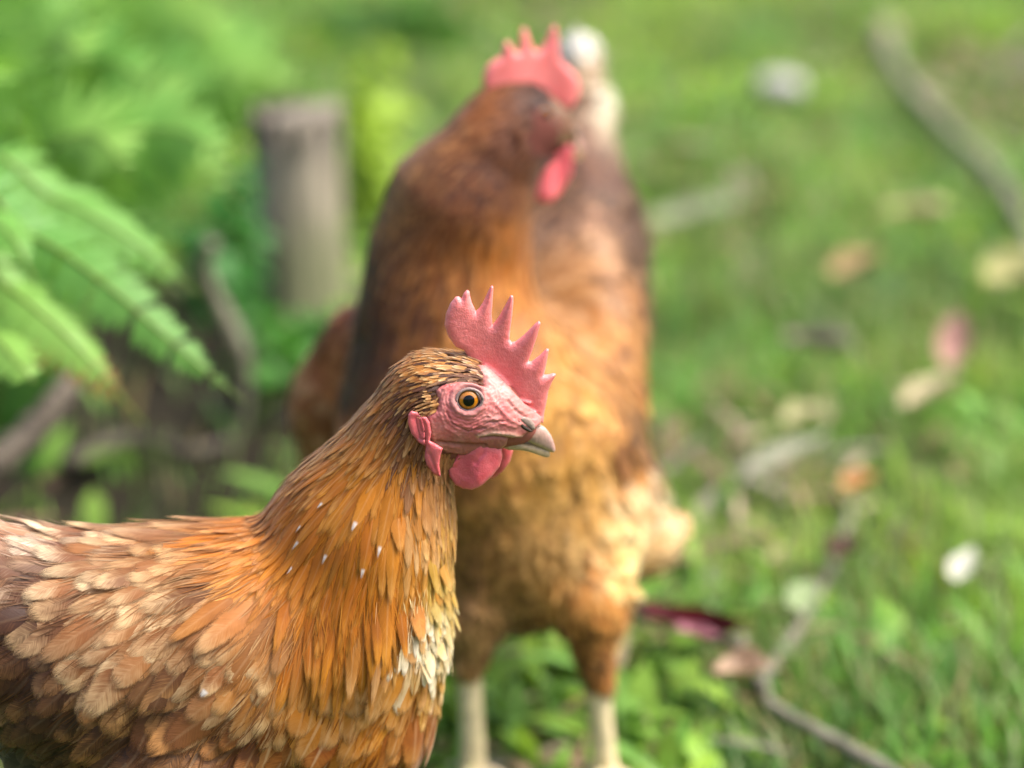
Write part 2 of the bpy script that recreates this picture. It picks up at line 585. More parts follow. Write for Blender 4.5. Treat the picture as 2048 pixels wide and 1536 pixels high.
HEAD_PRIMS = [
    ([(1045, 852), (990, 822), (925, 800), (862, 797)], [.0078, .0122, .0162, .0174]),
    ([(1000, 876), (900, 878), (850, 872)], [.0022, .0078, .0148]),
]
FACE_POLY = hpoly([(372, 800), (440, 755), (545, 742), (640, 760), (700, 775), (690, 725), (655, 680), (640, 630), (700, 630), (790, 700), (870, 780), (960, 880), (1070, 960),
                   (1096, 1000), (1066, 1040), (1036, 1062), (1000, 1085), (950, 1112), (860, 1125), (850, 1165), (800, 1205), (700, 1232),
                   (560, 1235), (430, 1215), (370, 1170), (335, 1120), (322, 1000), (318, 960), (390, 925), (400, 870)])

HSDF = Sdf(.0045)
for pts, rr in HEAD_PRIMS:
    HSDF.chain([np.array([hpx(*p)[0], 0, hpx(*p)[1]]) for p in pts], rr)
_n1 = [hpx(862, 797), hpx(800, 890)]
HSDF.chain([np.array([q[0], 0, q[1]]) for q in _n1], [.0174, .0200])
HSDF.fix()

TANP = math.tan(PITCH)
def surf3(q):
    """points of the head surface met from the side, slightly from above; q = outline coordinates (x, z on the middle plane)"""
    d = np.array([0, math.cos(PITCH), -math.sin(PITCH)])
    p = np.stack([q[:, 0], 0 * q[:, 0], q[:, 1]], 1) - d * .05
    for _ in range(90):
        p += d * (np.clip(HSDF(p), -.004, .02) * .8)[:, None]
    return p, HSDF(p) < .0009
def screen(local):
    """head frame -> outline coordinates"""
    return np.stack([local[:, 0], local[:, 2] - np.abs(local[:, 1]) * TANP], 1)

def line_field(q, line, width):
    """0..1 bell along a polyline in the head frame"""
    best = np.full(len(q), 1e9)
    L = hpoly(line)
    for i in range(len(L) - 1):
        a, b = L[i], L[i + 1]; ab = b - a
        t = np.clip(((q - a) @ ab) / (ab @ ab), 0, 1)
        best = np.minimum(best, np.linalg.norm(q - (a + t[:, None] * ab), axis=1))
    return np.exp(-(best / width) ** 2)

EYE_R = .0049
def build_face():
    q, quads, bnd, d = grid_in_poly(FACE_POLY, .00036)
    base3, ok = surf3(q)
    er = np.hypot(q[:, 0], q[:, 1])
    h = .0014 * sstep(-.0002, .0022, d) - .0009 * (1 - sstep(0, .0006, d))
    ridges = [([(660, 1085), (740, 1068), (860, 1078), (960, 1112)], .0007, .0011),
              ([(430, 905), (460, 985), (540, 1035), (640, 1035), (740, 985)], .0006, .0006),
              ([(410, 930), (440, 1030), (530, 1085)], .0007, .0005),
              ([(600, 1060), (700, 1020), (790, 985)], .0005, .0006),
              ([(640, 1075), (720, 1040), (830, 1010)], .0005, .0005),
              ([(720, 960), (800, 1010), (900, 1040)], .0006, .0006),
              ([(705, 800), (760, 890), (850, 980), (920, 1020)], .0008, .0008),
              ([(430, 800), (500, 760), (590, 760), (680, 800)], .0008, .0009)]
    for ln, w, a in ridges:
        h = h + .55 * a * line_field(q, ln, w)
    grooves = [([(390, 1130), (480, 1138), (600, 1148), (700, 1150)], .0009, .0009),
               ([(670, 1105), (760, 1095), (860, 1110)], .0005, .0010),
               ([(450, 940), (490, 1010), (590, 1060), (700, 1040)], .0004, .0006),
               ([(620, 1050), (720, 1005), (810, 1000)], .0004, .0006),
               ([(850, 880), (900, 940), (960, 980)], .0006, .0007)]
    dark = np.zeros(len(q))  # crease shadow, painted into the skin colour along the grooves
    for ln, w, a in grooves:
        g = line_field(q, ln, w)
        h = h - a * g; dark = np.maximum(dark, g * a / .0016)
    # radial creases round the eye and long fine wrinkles down the cheek
    ang = np.arctan2(q[:, 1], q[:, 0])
    h = h + .00013 * np.sin(er * 4200 + 2.2 * vnoise(q[:, 0] * 380, q[:, 1] * 380, 3) * 3) * sstep(.006, .008, er) * (1 - sstep(.012, .018, er))
    h = h +   .0003 * (vnoise(q[:, 0] * 420, q[:, 1] * 700, 4) - .5) + .0003 * (vnoise(q[:, 0] * 1100, q[:, 1] * 1500, 5) - .5)
    h = h + .0010 * np.exp(-((er - .0066) / .0012) ** 2)
    out3 = base3 + HSDF.grad(base3) * h[:, None]
    out3[:, 1] = np.minimum(out3[:, 1], 0)
    pink = lin((226, 116, 114), .68); pale = lin((230, 150, 140), .68); dusk = lin((200, 120, 98), .50); tan = lin((205, 155, 112), .55); red = lin((214, 92, 92), .55)
    n = vnoise(q[:, 0] * 260, q[:, 1] * 260, 8)[:, None]
    c = pink * (1 - n) + pale * n
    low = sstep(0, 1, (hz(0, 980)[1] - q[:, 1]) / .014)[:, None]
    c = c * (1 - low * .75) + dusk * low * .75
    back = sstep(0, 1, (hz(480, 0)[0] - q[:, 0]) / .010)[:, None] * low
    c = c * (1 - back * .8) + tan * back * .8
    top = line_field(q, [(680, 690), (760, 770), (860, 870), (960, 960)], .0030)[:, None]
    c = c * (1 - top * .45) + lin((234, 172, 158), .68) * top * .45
    brow = line_field(q, [(400, 800), (470, 765), (560, 755), (660, 775)], .0016)[:, None]
    c = c * (1 - brow * .4) + red * brow * .4
    lip = line_field(q, [(660, 1088), (760, 1070), (880, 1088), (960, 1112)], .0011)[:, None]
    c = c * (1 - lip * .8) + lin((232, 186, 160), .68) * lip * .8
    dk = np.clip(dark, 0, 1)[:, None]
    c = c * (1 - dk * .7) + lin((110, 58, 42), .5) * dk * .7
    lid = np.exp(-((er - .0064) / .0012) ** 2)[:, None]
    c = c * (1 - lid * .5) + lin((206, 160, 150), .6) * lid * .5
    good = ok & (er > EYE_R) 
    keep = good[quads].all(1)
    V1 = out3; V2 = V1 * np.array([1, -1, 1])
    V = np.vstack([V1, V2]); Fq = np.vstack([quads[keep], quads[keep][:, ::-1] + len(q)])
    used = np.unique(Fq); mp = -np.ones(len(V), int); mp[used] = np.arange(len(used))
    return V[used], mp[Fq], np.vstack([c, c])[used]

COMB_FRONT = hpoly([(600, 600), (560, 535), (505, 508), (458, 440), (431, 360), (440, 285), (470, 215), (505, 174), (524, 172), (545, 186), (560, 150), (582, 130), (597, 142),
                    (602, 175), (614, 220), (640, 278), (662, 258), (690, 215), (725, 140), (746, 104), (758, 118), (753, 200), (746, 300), (751, 368),
                    (768, 350), (795, 312), (838, 235), (872, 168), (890, 172), (892, 210), (884, 300), (870, 400), (866, 462), (880, 482), (905, 475),
                    (960, 430), (1035, 352), (1062, 332), (1074, 348), (1052, 430), (1018, 530), (992, 602), (1012, 604), (1070, 560), (1112, 518), (1129, 524),
                    (1116, 600), (1096, 694), (1120, 694), (1160, 686), (1178, 694), (1152, 740), (1126, 800), (1112, 880), (1097, 950), (1090, 1020),
                    (1030, 985), (930, 930), (840, 830), (760, 750), (690, 690), (640, 650)])

def comb_disp(q):
    h = .00014 * (vnoise(q[:, 0] * 900, q[:, 1] * 900, 2) - .5)
    for ln, w, a in [([(860, 822), (930, 850), (1000, 865)], .0007, .0013), ([(870, 885), (960, 893), (1030, 930)], .0008, .0016),
                     ([(890, 935), (980, 950), (1070, 975)], .0007, .0014), ([(700, 640), (790, 700), (850, 760)], .0012, .0012)]:
        h = h + a * line_field(q, ln, w)
    return h

WATTLE = hpoly([(548, 1165), (510, 1215), (476, 1265), (461, 1320), (470, 1372), (508, 1428), (560, 1452), (620, 1458), (680, 1432), (750, 1370), (800, 1308),
                (820, 1240), (814, 1190), (782, 1158), (700, 1140), (610, 1150)])
EARLOBE = hpoly([(205, 960), (225, 935), (262, 945), (300, 985), (312, 1060), (318, 1168), (272, 1145), (225, 1085), (203, 1015)])
EARFOLD = hpoly([(290, 975), (325, 975), (346, 1010), (356, 1080), (347, 1130), (385, 1150), (432, 1180), (416, 1225), (408, 1290), (418, 1368), (372, 1350), (325, 1292),
                 (312, 1235), (322, 1160), (318, 1080), (305, 1020)])

def beak_loft(st, seg=28, sup=2.3):
    """vertical slices (zoom x, top, bottom, half width in zoom px)"""
    V, Fc = [], []
    xs = np.array([s[0] for s in st], float)
    xi = np.linspace(0, 1, 42) ** .8 * (xs[-1] - xs[0]) + xs[0]
    T = np.interp(xi, xs, [s[1] for s in st]); B = np.interp(xi, xs, [s[2] for s in st]); Wd = np.interp(xi, xs, [s[3] for s in st])
    for i in range(len(xi)):
        t, b = hz(xi[i], T[i]), hz(xi[i], B[i])
        cz = (t[1] + b[1]) / 2; rz = (t[1] - b[1]) / 2
        for k in range(seg):
            th = 2 * math.pi * k / seg
            cc, ss_ = math.cos(th), math.sin(th)
            V.append((t[0], Wd[i] * .000057 * math.copysign(abs(cc) ** (2 / sup), cc), cz + rz * math.copysign(abs(ss_) ** (2 / sup), ss_)))
    n = len(xi)
    for i in range(n - 1):
        for k in range(seg):
            k2 = (k + 1) % seg
            Fc.append((i * seg + k, i * seg + k2, (i + 1) * seg + k2, (i + 1) * seg + k))
    Fc.append(tuple(range(seg))[::-1]); Fc.append(tuple((n - 1) * seg + k for k in range(seg)))
    return np.array(V), Fc

UPPER = [(760, 1035, 1086, 96), (850, 1010, 1096, 92), (930, 985, 1116, 82), (1000, 1000, 1150, 70), (1045, 1030, 1170, 60), (1075, 1036, 1184, 52), (1100, 1050, 1196, 45),
         (1125, 1078, 1206, 36), (1145, 1110, 1214, 27), (1158, 1140, 1218, 18), (1167, 1172, 1216, 9), (1170, 1190, 1210, 3)]
LOWER = [(800, 1095, 1170, 78), (860, 1110, 1196, 70), (920, 1130, 1196, 60), (960, 1145, 1200, 52), (1010, 1158, 1214, 42), (1060, 1176, 1234, 32), (1100, 1192, 1248, 22),
         (1122, 1204, 1250, 14), (1136, 1216, 1244, 6)]

def beak_material():
    N = NT('beak_horn')
    ob = N.obj()
    sep = N.node('ShaderNodeSeparateXYZ'); N.put(sep.inputs[0], N.attr('bco').outputs['Vector'])
    n = N.noise(ob, 500, 3)
    x = N.math('ADD', sep.outputs[0], N.math('MULTIPLY', N.math('SUBTRACT', n, .5), .25))
    c = N.mix(N.ss(.0, .38, x), (.36, .20, .14), (.25, .17, .12))
    c = N.mix(N.ss(.40, .72, x), c, (.41, .25, .19))
    c = N.mix(N.ss(.80, 1.0, x), c, (.42, .25, .21))
    c = N.mix(N.ss(.62, .95, sep.outputs[1]), c, (.47, .34, .17))
    hsv = N.node('ShaderNodeHueSaturation'); N.put(hsv.inputs['Color'], c); N.put(hsv.inputs['Value'], N.math('ADD', .50, N.math('MULTIPLY', n, .95)))
    N.set(Base_Color=hsv.outputs[0], Roughness=.42, Specular_IOR_Level=.5, Subsurface_Weight=.1, Subsurface_Radius=(1, .5, .3), Subsurface_Scale=.002)
    lay = N.noise(N.xyz(N.math('MULTIPLY', sep.outputs[0], 26.0), N.math('MULTIPLY', sep.outputs[1], 3.0)), 1.0, 3)
    N.bump(N.math('ADD', n, N.math('MULTIPLY', lay, .8)), .35, .0006)
    return N.m

M_BEAK = beak_material()
M_NOSTRIL = plain_material('nostril_dark', (.03, .022, .015), .6, .3)
M_OPER = plain_material('nostril_flap', (.26, .185, .15), .4, .4, 500, .6, .4)
M_SCLERA = plain_material('eye_rim', (.10, .07, .055), .08, .5, None, coat=1.0)
M_PUPIL = plain_material('eye_pupil', (.002, .002, .003), .06, .25, None, coat=.25)
M_LID = plain_material('eyelid_skin', (.30, .20, .18), .45, .4, 900, .4, .4)

def iris_material():
    N = NT('eye_iris')
    ob = N.attr('bco').outputs['Vector']
    sep = N.node('ShaderNodeSeparateXYZ'); N.put(sep.inputs[0], ob)
    r, a = sep.outputs[0], sep.outputs[1]
    n = N.noise(N.xyz(N.math('MULTIPLY', a, 9.0), N.math('MULTIPLY', r, 1.5)), 1.0, 3)
    c = N.mix(N.ss(.45, .75, r), (.34, .11, .004), (.56, .185, .004))
    c = N.mix(N.ss(.84, 1.0, r), c, (.10, .035, .01))
    hsv = N.node('ShaderNodeHueSaturation'); N.put(hsv.inputs['Color'], c); N.put(hsv.inputs['Value'], N.math('ADD', .6, N.math('MULTIPLY', n, .8)))
    N.set(Base_Color=hsv.outputs[0], Roughness=.08, Coat_Weight=1.0, Coat_Roughness=.02)
    return N.m
M_IRIS = iris_material()

def cap_mesh(center, R, ang, direc, seg=40, rings=12, inner=0.0):
    """spherical cap facing direc -> verts, faces, polar coords"""
    d = nrm(np.array(direc, float)); a = nrm(np.cross(d, [0, 0, 1])); b = np.cross(d, a)
    V, Fc, pc = [], [], []
    for i in range(rings + 1):
        f = inner + (1 - inner) * i / rings
        t = ang * max(f, .001)
        for k in range(seg):
            ph = 2 * math.pi * k / seg
            V.append(center + R * (math.cos(t) * d + math.sin(t) * (math.cos(ph) * a + math.sin(ph) * b)))
            pc.append((f, math.cos(ph) + math.sin(ph * 3) * .5, 0))
    for i in range(rings):
        for k in range(seg):
            k2 = (k + 1) % seg
            Fc.append((i * seg + k, i * seg + k2, (i + 1) * seg + k2, (i + 1) * seg + k))
    if inner == 0: Fc.append(tuple(range(seg)))
    return np.array(V), Fc, np.array(pc)

FACE = build_face()
EYE3 = surf3(np.array([[0.0, 0.0]]))[0][0]

def vvec(me, name, vec):
    a = me.attributes.new(name, 'FLOAT_VECTOR', 'POINT')
    a.data.foreach_set('vector', np.asarray(vec, np.float32).ravel())

def lift(V):
    V = V.copy(); V[:, 2] += np.abs(V[:, 1]) * TANP
    return V

def build_head(root, T, comb_poly, comb_cell, wattle_poly, comb_fn, tint=(1, 1, 1)):
    """comb, wattles, face, eyes, beak; T maps head frame -> world"""
    def pad_part(name, V, Fq, rim, mat, parent=root):
        me = mesh_q(name, T(V), Fq)
        vattr(me, 'rim', np.repeat(rim[:, None], 3, 1))
        return link(name, me, mat, parent)
    V, Fq, rim = pad(comb_poly, comb_cell, .0026, .0042, 0.0, comb_fn, bow=lambda q: .0012 * np.sin(q[:, 0] * 160))
    pad_part('comb', V, Fq, rim, M_COMB)
    for s in (-1, 1):
        wp = wattle_poly.copy()
        if s > 0: wp = wp + np.array([.0045, -.0075])
        zt = wp[:, 1].max()
        V, Fq, rim = pad(wp, comb_cell * 1.1, .0019, .0042, 0.0, lambda q: .00025 * (vnoise(q[:, 0] * 500, q[:, 1] * 500, 6) - .5) + .0009 * line_field(q, [(560, 1175), (530, 1240), (500, 1290)], .0010) - .0007 * line_field(q, [(700, 1150), (690, 1220), (640, 1280)], .0012),
                         bow=lambda q: s * (.0118 + .10 * (zt - q[:, 1]) + .0014 * np.sin(q[:, 0] * 330)))
        pad_part('wattle', lift(V), Fq, rim, M_WATTLE)
        ye = -surf3(np.array([hz(300, 1080)]))[0][0][1]
        V1, F1, r1 = pad(EARLOBE, .0004, .0015, .003, 0.0, lambda q: -.0016 * line_field(q, [(262, 990), (272, 1050), (290, 1110)], .0020), bow=lambda q: s * (ye + .0022 + 25 * (q[:, 0] - hz(262, 0)[0]) ** 2))
        V2, F2, r2 = pad(EARFOLD, .0004, .0017, .0034, 0.0, lambda q: .0004 * (vnoise(q[:, 0] * 600, q[:, 1] * 350, 9) - .5) - .0007 * line_field(q, [(345, 1215), (375, 1300), (395, 1350)], .0007), bow=lambda q: s * (ye + .0036 - .10 * (hz(0, 1160)[1] - q[:, 1])))
        pad_part('earlobe', lift(np.vstack([V1, V2])), np.vstack([F1, F2 + len(V1)]), np.concatenate([r1, r2]) * .5, M_WATTLE)
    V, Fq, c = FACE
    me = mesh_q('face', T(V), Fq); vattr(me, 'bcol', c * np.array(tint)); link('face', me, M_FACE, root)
    for s in (-1, 1):
        R = .0060
        mir = np.array([1, -s, 1.0])
        gn = nrm(np.array([.10, -1.0, .10]))
        dr = gn * mir
        cen = (EYE3 - gn * .0031 + np.array([.0003, 0, 0])) * mir
        V, Fc, pc = cap_mesh(cen, R, 2.0, dr, 40, 24)
        e = link('eye', mesh('eye', T(V), Fc), M_SCLERA, root)
        V, Fc, pc = cap_mesh(cen, R + .00006, .79, dr, 48, 16)
        me = mesh('iris', T(V), Fc); vvec(me, 'bco', pc); link('iris', me, M_IRIS, e)
        V, Fc, pc = cap_mesh(cen, R + .00014, .42, dr, 40, 8)
        link('pupil', mesh('pupil', T(V), Fc), M_PUPIL, e)
        ring = []
        ax = nrm(np.cross([0, 0, 1.0], gn)); ax = ax if ax[0] > 0 else -ax
        az = nrm(np.cross(gn, ax)); az = az if az[2] > 0 else -az
        for k in range(48):
            ph = 2 * math.pi * k / 48
            x = .0053 * math.cos(ph) * (1.14 if math.cos(ph) > 0 else 1.0) + .0003; z = .0050 * math.sin(ph)
            ring.append((EYE3 + gn * (.0009 + (.0006 if math.sin(ph) > 0 else 0)) + ax * x + az * z) * mir)
        ring.append(ring[0]); ring.append(ring[1])
        V, Fc = tube(ring, [.0007] * len(ring), 10, caps=False)
        link('eyelid', mesh('eyelid', T(V), Fc), M_LID, root)
    V, Fc = beak_loft(UPPER)
    me = mesh('upper_beak', T(V), Fc)
    f = (V[:, 0] - V[:, 0].min()) / (V[:, 0].max() - V[:, 0].min())
    bot = np.zeros(len(V)); nn = 28
    bot = (1 - np.sin(2 * np.pi * (np.arange(len(V)) % nn) / nn)) / 2
    vvec(me, 'bco', np.stack([f, bot, 0 * f], 1))
    ub = link('upper_beak', me, M_BEAK, root)
    V, Fc = beak_loft(LOWER)
    me = mesh('lower_beak', T(V), Fc)
    vvec(me, 'bco', np.stack([f[:len(V)], np.full(len(V), .85), np.zeros(len(V))], 1))
    link('lower_beak', me, M_BEAK, root)
    for s in (-1, 1):
        yb = -float(surf3(np.array([hz(975, 1028)]))[0][0][1]) + .0010
        op = hpoly([(925, 985), (965, 975), (1005, 990), (1032, 1025), (1036, 1060), (1010, 1066), (965, 1030), (935, 1005)])
        V, Fq, rim = pad(op, .0003, .0012, .0016, 0, None, bow=lambda q: s * (yb + .0002 - .5 * (q[:, 0] - hz(975, 0)[0])))
        o = pad_part('nostril_flap', lift(V), Fq, rim * 0, M_OPER, ub)
        sl = hpoly([(915, 995), (932, 1000), (965, 1034), (1005, 1064), (1028, 1072), (1000, 1080), (955, 1060), (922, 1025)])
        V, Fq, rim = pad(sl, .0003, .0009, .0012, 0, None, bow=lambda q: s * (yb + .0009 - .5 * (q[:, 0] - hz(975, 0)[0])))
        o = pad_part('nostril', lift(V), Fq, rim * 0, M_NOSTRIL, ub)

# ------------------------------------------------------------------ plumage from a table of samples
ZONES = {   # length, half width, spacing, height at tip (mm), outline powers, shaft streak
    'head':   (7.0, .85, 1.05, .9, 2.2, .9, .2),
    'ear':    (3.6, .6, .85, 2.2, 2.5, .8, .2),
    'nape':   (19, 2.3, 1.8, .9, 1.9, .9, .6),
    'hackle': (38, 3.8, 2.8, 1.1, 2.0, .9, .3),
    'breast': (29, 8.0, 5.0, 1.9, 3.0, .70, .40),
    'back':   (32, 7.0, 4.6, 2.1, 2.8, .72, .28),
    'wing':   (32, 8.8, 5.6, 2.3, 3.4, .66, .20),
    'fluff':  (28, 6.0, 3.4, 2.4, 2.2, .8, .05),
    'tail':   (46, 8.0, 7.0, 6.0, 3.4, .6, .5),
}
ZNAMES = list(ZONES)

def plumage(root, sdf, me, co, ctrl, to_q, flow3, exclude, n_cand, parts, kcol, nv, nu, extra_spots=(), bare=None, contrast=1.0, sat=1.25, mottle=.2, nbarb=0):
    """ctrl rows: (q point, flow, zone, colour, tip colour [, dict])"""
    Q = np.array([c[0] for c in ctrl], float)
    Zp = np.array([ZONES[c[2]] for c in ctrl], float)
    for i, c in enumerate(ctrl):
        if len(c) > 5:
            for k, vv in c[5].items():
                Zp[i, ['L', 'W', 'r', 'h', 'sa', 'sb', 'st'].index(k)] = vv
    CO = np.array([lin(c[3], kcol) for c in ctrl]); TI = np.array([lin(c[4], kcol) for c in ctrl])
    ZI0 = np.array([ZNAMES.index(c[2]) for c in ctrl])
    def rich(c, k):
        m = c.mean(1, keepdims=True)
        return np.clip(m + (c - m) * k, .004, .95)
    sk = np.where(np.isin(ZI0, [ZNAMES.index('back'), ZNAMES.index('tail'), ZNAMES.index('fluff')]), 1 + (sat - 1) * .25, np.where(ZI0 == ZNAMES.index('wing'), 1 + (sat - 1) * .5, sat))[:, None]
    CO = rich(CO, sk) / contrast; TI = rich(TI, 1 + (sk - 1) * .6) * contrast ** .7
    hood = ZI0 <= 3
    warm = np.array([1.28, .98, .68]) if mottle > .3 else np.array([1.10, .97, .84])
    CO[hood] *= warm; TI[hood] *= warm ** .6
    if mottle > .3:
        CO[(ZI0 == 4) | (ZI0 == 6)] *= np.array([.94, .86, .78]); TI[(ZI0 == 4) | (ZI0 == 6)] *= np.array([.98, .93, .90])
    CO[ZI0 == 7] *= 1.3; TI[ZI0 == 7] *= 1.2
    FL = np.array([flow3(c[0], c[1]) for c in ctrl])
    ZI = np.array([ZNAMES.index(c[2]) for c in ctrl])
    def weights(pts, power):
        q = to_q(pts)
        d = np.linalg.norm(q[:, None, :] - Q[None], axis=2)
        w = 1 / (d + 1e-3 * d.mean()) ** power
        return w / w.sum(1, keepdims=True), d
    # skin colour
    skin = lin((214, 128, 112), .55) * (.35 if mottle > .3 else 1)
    w, _ = weights(co, 4)
    bc = w @ (CO * .55); bc[bare] = skin; vattr(me, 'bcol', bc)
    cand = sample_surface(me, co, n_cand)
    ok = ~exclude(cand)
    cand = cand[ok]
    w, d = weights(cand, 5)
    qc = to_q(cand); qz = (110.0 if qc.shape[1] == 2 else .03)
    keep = poisson(cand, (w @ Zp)[:, 2] * .001 * (.72 + .60 * vnoise(qc[:, 0] / qz, qc[:, -1] / qz, 97)))
    pts = cand[keep]
    jit = pts + rng.normal(0, .004, pts.shape)
    w, d = weights(pts, 5)
    wj, _ = weights(jit, 5)
    n = len(pts)
    zp = w @ Zp
    g = sdf.grad(pts)
    fl = w @ FL
    fl = nrm(fl - (fl * g).sum(1, keepdims=True) * g)
    sd_ = np.cross(fl, g)
    qv = to_q(pts); qs = (70.0 if qv.shape[1] == 2 else .020)
    ruf = (vnoise(qv[:, 0] / qs, qv[:, -1] / qs, 96) - .5) * .7 + rng.normal(0, .09, n)
    zone = ZI[np.argmin(d, axis=1)]
    ruf = ruf * np.where(zone <= 3, .55, 1.0)
    fl = nrm(fl + sd_ * ruf[:, None])
    val = np.clip(rng.normal(1, np.where(zone <= 3, .07, .17), n), .65, 1.4)[:, None]
    qs = (90.0 if qv.shape[1] == 2 else .021)
    val = val * (1 - mottle + 2 * mottle * vnoise(qv[:, 0] / qs, qv[:, -1] / qs, 95))[:, None]
    col = np.clip((wj @ CO) * val, 0, .9); tip = np.clip((wj @ TI) * np.clip(rng.normal(1, .14, n), .6, 1.4)[:, None], 0, .92)
    kt = np.clip(rng.normal(.25, .45, n) + 1.1 * vnoise(qv[:, 0] / (50.0 if qv.shape[1] == 2 else .014), qv[:, -1] / (50.0 if qv.shape[1] == 2 else .014), 98), 0, 1.1)
    kt = np.where(np.isin(zone, [5, 6]), kt, 1.0)[:, None]
    tip = np.clip(col * (1 - kt) + tip * kt, 0, .92)
    L = zp[:, 0] * .001 * rng.uniform(.7, 1.3, n); W = zp[:, 1] * .001 * rng.uniform(.75, 1.3, n)
    sz = .70 + .66 * vnoise(qv[:, 0] / (110.0 if qv.shape[1] == 2 else .03), qv[:, -1] / (110.0 if qv.shape[1] == 2 else .03), 97)
    sz = np.where(zone == 7, np.minimum(sz, .85), sz)
    W = W * sz; L = L * (.55 + .45 * sz)
    h1 = zp[:, 3] * .001 * rng.uniform(.55, 1.5, n) * np.where(rng.random(n) < .12, 2.0, 1.0)
    spot = np.zeros(n)
    if len(extra_spots):
        qq = to_q(pts + fl * (L * .9)[:, None])
        for sp in extra_spots:
            j = np.argmin(np.linalg.norm(qq - np.array(sp), axis=1) + 1000 * (pts[:, 1] > spot_side))
            spot[j] = 1; h1[j] += .0014
    prm = np.stack([rng.random(n), zp[:, 6] * rng.uniform(.3, 1.2, n), spot], 1)
    made = {}
    for pname, zs, side in parts:
        m = np.isin(zone, [ZNAMES.index(z) for z in zs])
        if side is not None: m &= side(pts)
        if m.sum() == 0: continue
        fm = feather_mesh(pname, pts[m], fl[m], g[m], L[m], W[m], zp[m, 4], zp[m, 5], np.full(m.sum(), .0006), h1[m], col[m], tip[m], prm[m], sdf, nv, nu)
        made[pname] = link(pname, fm, M_FEATHER, root)
    if nbarb:
        bp = sample_surface(me, co, nbarb)
        bp = bp[~exclude(bp)]
        _, db = weights(bp, 5)
        bp = bp[rng.random(len(bp)) < np.array([.5, .5, .75, .75, .55, .45, .32, .9, .08])[ZI[np.argmin(db, axis=1)]]]
        wb, db = weights(bp + rng.normal(0, .004, bp.shape), 5)
        gb = sdf.grad(bp); fb = wb @ FL; fb = nrm(fb - (fb * gb).sum(1, keepdims=True) * gb)
        qb = to_q(bp); qs2 = (70.0 if qb.shape[1] == 2 else .020)
        fb = nrm(fb + np.cross(fb, gb) * ((vnoise(qb[:, 0] / qs2, qb[:, -1] / qs2, 96) - .5) * .5 + rng.normal(0, np.where(ZI[np.argmin(db, axis=1)] <= 3, .17, .10), len(bp)))[:, None])
        mixk = rng.random(len(bp))[:, None] * np.where(ZI[np.argmin(db, axis=1)] <= 3, 1.0, .6)[:, None]
        cb = np.clip(((wb @ CO) * (1 - mixk) + (wb @ TI) * mixk) * rng.uniform(.75, 1.2, (len(bp), 1)), 0, .9)
        zb = wb @ Zp; nb = len(bp)
        Lb = zb[:, 0] * .001 * rng.uniform(.25, .6, nb); Wb = rng.uniform(.00014, .00034, nb)
        hb = zb[:, 3] * .001
        bm_ = feather_mesh('loose_barbs', bp, fb, gb, Lb, Wb, np.full(nb, 2.0), np.full(nb, .9), hb * rng.uniform(.5, .9, nb), hb * rng.uniform(.7, 1.35, nb), cb, cb * 1.05,
                           np.stack([rng.random(nb), np.zeros(nb), np.zeros(nb)], 1), sdf, 5, 2)
        link('loose_barbs', bm_, M_BARB, root)['kind'] = 'stuff'
    print('feathers', n)
    return made

def quills(name, root, pts, dirs, nors, L, W, cols, tips, sa=5.0, sb=.5, bend=.05, nv=14, nu=7, streak=.6, cup=.2):
    n = len(pts)
    prm = np.stack([rng.random(n), np.full(n, streak), np.zeros(n)], 1)
    me = feather_mesh(name, np.array(pts), np.array(dirs), np.array(nors), np.array(L), np.array(W), np.full(n, sa), np.full(n, sb), np.zeros(n), np.zeros(n) + .001,
                      np.array(cols), np.array(tips), prm, None, nv, nu, bend, cup)
    return link(name, me, M_FEATHER, root)

def build_leg(root, hock, foot, heading, r=.006):
    hock, foot = np.array(hock), np.array(foot)
    h = nrm(np.array([heading[0], heading[1], 0.0])); sdv = np.array([h[1], -h[0], 0])
    path = smooth_path([hock + np.array([0, 0, .03]), hock, (hock + foot) / 2 + h * .002, foot + np.array([0, 0, .012])], 40)
    rad = np.interp(np.linspace(0, 1, 40), [0, .25, .35, .6, .9, 1], [r * 1.0, r * 1.25, r * 1.1, r * .95, r * 1.1, r * 1.25])
    rad = rad * (1 + .05 * np.abs(np.sin(np.arange(40) * 1.3)))
    V, Fc = tube(path, rad, 16)
    leg = link('leg', mesh('leg', V, Fc), M_SHANK, root)
    for a, l in ((0, .058), (.62, .046), (-.62, .046), (math.pi - .3, .022)):
        d = math.cos(a) * h + math.sin(a) * sdv
        base = foot + np.array([0, 0, .010])
        pts = smooth_path([base, base + d * l * .4 + np.array([0, 0, .001]), foot + d * l * .75 + np.array([0, 0, .0045]), foot + d * l + np.array([0, 0, .0035])], 16)
        V, Fc = tube(pts, np.linspace(r * .85, r * .5, 16) * (1 + .12 * np.abs(np.sin(np.arange(16) * .9))), 12)
        toe = link('toe', mesh('toe', V, Fc), M_SHANK, leg)
        e = foot + d * l
        pts = smooth_path([e + np.array([0, 0, .0035]), e + d * .006 + np.array([0, 0, .003]), e + d * .011 + np.array([0, 0, .0004])], 8)
        V, Fc = tube(pts, np.linspace(r * .48, .0004, 8), 10)
        link('claw', mesh('claw', V, Fc), M_CLAW, leg)

